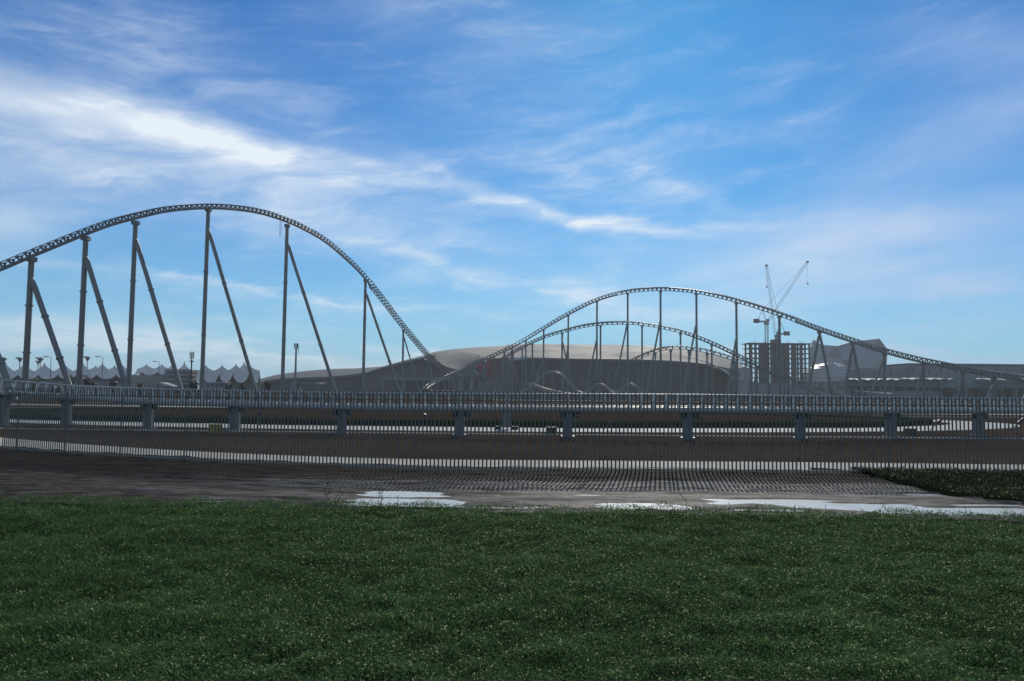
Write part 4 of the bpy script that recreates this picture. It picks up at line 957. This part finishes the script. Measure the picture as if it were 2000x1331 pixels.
# ================================================================== POLES
def street_lamp(px, py, Y, side, label):
    t = at(px, py, Y); root = thing('street_lamp', label, 'street lamp', (t.x, Y, GND), 'street lamps by the tents')
    MB().tube((t.x, Y, GND), (t.x, Y, t.z), .16, .09, 8).build('pole', 'lamp_steel', root)
    m = MB(); m.beam((t.x, Y, t.z), (t.x + side * 1.3, Y, t.z + .15), .1); m.build('arm', 'lamp_steel', root)
    MB().box((t.x + side * 1.8, Y, t.z + .15), (1.5, .45, .28)).build('lamp_head', 'lamp_steel', root)
street_lamp(100, 698, 260, -1, 'single-arm street lamp between the third and fourth tents')
street_lamp(201, 698, 260, -1, 'single-arm street lamp before the fifth tent')
street_lamp(311, 707, 300, -1, 'single-arm street lamp before the dark open stand')
def flood(px, py, Y, label, w=1.4):
    t = at(px, py, Y); root = thing('floodlight_mast', label, 'floodlight', (t.x, Y, GND), 'floodlight masts behind the tents')
    MB().tube((t.x, Y, GND), (t.x, Y, t.z), .35, .2, 8).build('pole', 'lamp_steel', root)
    m = MB(); m.tube((t.x, Y, t.z - 1.6), (t.x, Y, t.z + .5), .3, w * 1.05, 10); m.build('head_frame', 'lamp_steel', root)
    for k in (-1, 0, 1): MB().box((t.x + k * w * .75, Y - w, t.z + .6), (w * .5, .4, .8)).build('lamp', 'lamp_steel', root)
flood(8, 702, 420, 'floodlight mast at the far left edge')
flood(39, 702, 420, 'floodlight mast left of the second tent')
flood(79, 702, 420, 'wide-headed floodlight mast just left of the third tent', 1.7)
flood(74.5, 708, 520, 'smaller distant floodlight mast beside the wide-headed one', 1.2)
flood(171, 700, 420, 'floodlight mast right of the fifth coaster leg')
ae = thing('aerial_mast', 'black aerial mast with bundled panel antennas beside the terrace block', 'mast', (at(375, 760, 210).x, 210, GND))
t = at(375, 690, 210); MB().tube((t.x, 210, GND), (t.x, 210, t.z), .26, .17, 10).build('pole', 'black_rubber', ae)
for k in range(4):
    a = k * math.pi / 2 + .4; MB().box((t.x + .42 * math.cos(a), 210 + .42 * math.sin(a), t.z - .6), (.26, .26, 1.9), a).build('antenna', 'black_rubber', ae)
MB().tube((t.x, 210, t.z - 2.4), (t.x, 210, t.z - 2.1), .5, None, 10).build('collar', 'black_rubber', ae)
te = thing('telecom_mast', 'slim pale telecom mast with a boxy head left of the hall', 'mast', (at(578, 765, 235).x, 235, GND))
t = at(578.5, 680, 235); MB().tube((t.x, 235, GND), (t.x, 235, t.z), .40, .26, 10).build('pole', 'facet_grey', te)
MB().tube((t.x, 235, t.z - .2), (t.x, 235, t.z), .75, None, 10).build('platform', 'lamp_steel', te)
for k in range(5): a = k * 1.257; MB().box((t.x + .55 * math.cos(a), 235 + .55 * math.sin(a), t.z + .75), (.2, .2, 1.3), a).build('antenna', 'lamp_steel', te)
MB().tube((t.x + .75, 235, t.z - 1.8), (t.x + .75, 235, t.z + .2), .07, None, 6).build('cable_tray', 'lamp_steel', te)

# ================================================================== TREES AND SHRUBS
def tree(px, py_top, w, Y, label, glint_or_dry=False, tall_=1.0):
    top = at(px, py_top, Y); h = top.z - GND; rw = w * Y / F / 2; root = thing('shrub_tree' if h < 4 else 'tree', label, 'tree', (top.x, Y, GND), 'trees by the tents')
    m = MB(); m.tube((top.x, Y, GND), (top.x + .1, Y, h * .45), .14 + h * .015, .08, 7)
    for k in range(6):
        a = k * 1.05 + px; m.tube((top.x + .05, Y, h * (.25 + .04 * k)), (top.x + rw * .6 * math.cos(a), Y + rw * .6 * math.sin(a), h * (.55 + .06 * (k % 4))), .07, .02, 5)
    m.build('trunk', 'bark', root)
    r2 = np.random.default_rng(int(px) + 5); m = MB(); cl = [(r2.uniform(-.6, .6), r2.uniform(-.6, .6), r2.uniform(.35, .85), r2.uniform(.3, .55)) for _ in range(12)]
    for cx2, cy2, cz2, cr in cl:
        for _ in range(110):
            v = Vector(r2.normal(0, 1, 3)).normalized() * (cr * r2.random() ** .4); c = Vector((top.x + (cx2 + v.x) * rw, Y + (cy2 + v.y) * rw, h * min(.99, max(.08, cz2 + v.z * .55))))
            d = Vector(r2.normal(0, 1, 3)).normalized(); e_ = d.cross(Vector((.3, .2, .9))).normalized(); s_ = r2.uniform(.14, .30) * (rw / 2.2) ** .4
            m.poly([c - d * s_, c + e_ * s_ * .5, c + d * s_, c - e_ * s_ * .5])
    m.build('crown', 'leaf_dry' if glint_or_dry else 'leaf_dark', root)
tree(72, 741, 22, 190, 'low dark shrub below the third tent'); tree(134, 728, 30, 200, 'round dark tree between the first raking legs', True); tree(172, 733, 24, 205, 'dark tree right of the third coaster column', True)
tree(186, 747, 16, 180, 'small shrub at the right of the paired dark trees'); tree(219, 741, 24, 190, 'spiky dark shrub below the sixth tent'); tree(276, 749, 14, 190, 'small shrub in front of the dark open stand')
tree(379, 744, 22, 180, 'green shrub at the foot of the black aerial mast'); tree(474, 750, 18, 200, 'small dark shrub below the right-hand tents', True); tree(524, 744, 17, 210, 'small tree at the left end of the hall wing')
tree(446, 752, 14, 210, 'low shrub right of the white trailer cabin'); tree(115, 750, 26, 170, 'long low shrub beside the round dark tree')
for k, (px, lb) in enumerate(((1850, 'hedge shrub below the stair tower of the arcade'), (1872, 'hedge shrub right of the stair tower'), (1905, 'hedge shrub below the right canopy'), (1965, 'hedge shrub at the far right of the arcade'))): tree(px, 757, 26, 320, lb)

# ================================================================== WEEDS ON THE LAWN EDGE
def weed(px, py, hpx, label, lean_=0.0, seed=1, nl=9):
    b = gnd(px, py, .0); hh_ = hpx * b.y / F; r2 = np.random.default_rng(seed); root = thing('weed', label, 'weed', (b.x, b.y, 0), 'weeds along the lawn edge')
    for s_ in range(2 if nl > 6 else 1):
        m = MB(); pts_ = [Vector((b.x + s_ * .05 + lean_ * hh_ * f * f + .02 * math.sin(f * 9 + seed), b.y, hh_ * f * (1 - .25 * s_))) for f in np.linspace(0, 1, 7)]
        for a, c in zip(pts_, pts_[1:]): m.tube(a, c, .006, .005, 5)
        m.build('stem', 'weed_green', root)
        for k in range(nl):
            f = .15 + .8 * k / nl; p = pts_[min(6, int(f * 6))]; a = r2.uniform(0, 6.28); L = hh_ * r2.uniform(.12, .28); d = Vector((math.cos(a), math.sin(a) * .6, r2.uniform(.1, .9))).normalized(); q = d.cross(Vector((0, 0, 1))).normalized() * .012
            MB().poly([p, p + d * L * .5 + q, p + d * L - Vector((0, 0, L * .15)), p + d * L * .5 - q]).build('leaf', 'weed_green', root)
weed(636, 986, 56, 'tallest thin weed standing left of the puddle on the lawn edge', .05, 1, 8); weed(655, 986, 36, 'leaning weed just right of the tallest one', .35, 2, 7); weed(741, 988, 46, 'bushy weed standing before the left puddle', -.1, 3, 12)
weed(776, 988, 20, 'short weed near the middle of the left puddle', .1, 4, 5); weed(834, 990, 16, 'tiny weed at the right of the left puddle', 0, 5, 4); weed(311, 982, 24, 'small weed on the left part of the lawn edge', .2, 6, 5); weed(12, 979, 24, 'small weed at the left end of the lawn edge', .1, 7, 5)
weed(1345, 1000, 34, 'slender arching weed left of the long puddle', -.5, 8, 5); weed(1424, 1000, 18, 'short weed at the start of the long puddle', .1, 9, 5); weed(1552, 1003, 16, 'short weed before the middle of the long puddle', .2, 10, 5)
weed(1616, 1004, 16, 'small forked weed before the long puddle', -.3, 11, 5); weed(1737, 1008, 22, 'splayed weed before the bright right puddle', -.6, 12, 6); weed(1758, 1008, 16, 'low weed beside the splayed one', .5, 13, 5); weed(1780, 1008, 22, 'leaning weed right of the splayed one', .7, 14, 6)
weed(1883, 1010, 18, 'forked weed before the right end of the puddle', .3, 15, 5); weed(1898, 1010, 14, 'tiny weed at the right end of the puddle', -.2, 16, 4); weed(548, 985, 16, 'short weed left of the puddles on the lawn edge', -.2, 17, 4)

# ================================================================== HAZE
hm = bpy.data.materials.new('haze_air'); hm.use_nodes = True; t = hm.node_tree; t.nodes.clear()
ho = t.nodes.new('ShaderNodeOutputMaterial'); pv = t.nodes.new('ShaderNodeVolumePrincipled')
pv.inputs['Color'].default_value = (.86, .92, .95, 1); pv.inputs['Density'].default_value = .00024; pv.inputs['Anisotropy'].default_value = .2
t.links.new(pv.outputs[0], ho.inputs['Volume']); MAT['haze_air'] = hm
hb = MB().box((0, 1400, 47.0), (5300, 3300, 99.0)).build('haze', 'haze_air', kind='stuff'); hb['label'] = 'thin pale haze filling the air over the whole site'; hb['category'] = 'haze'
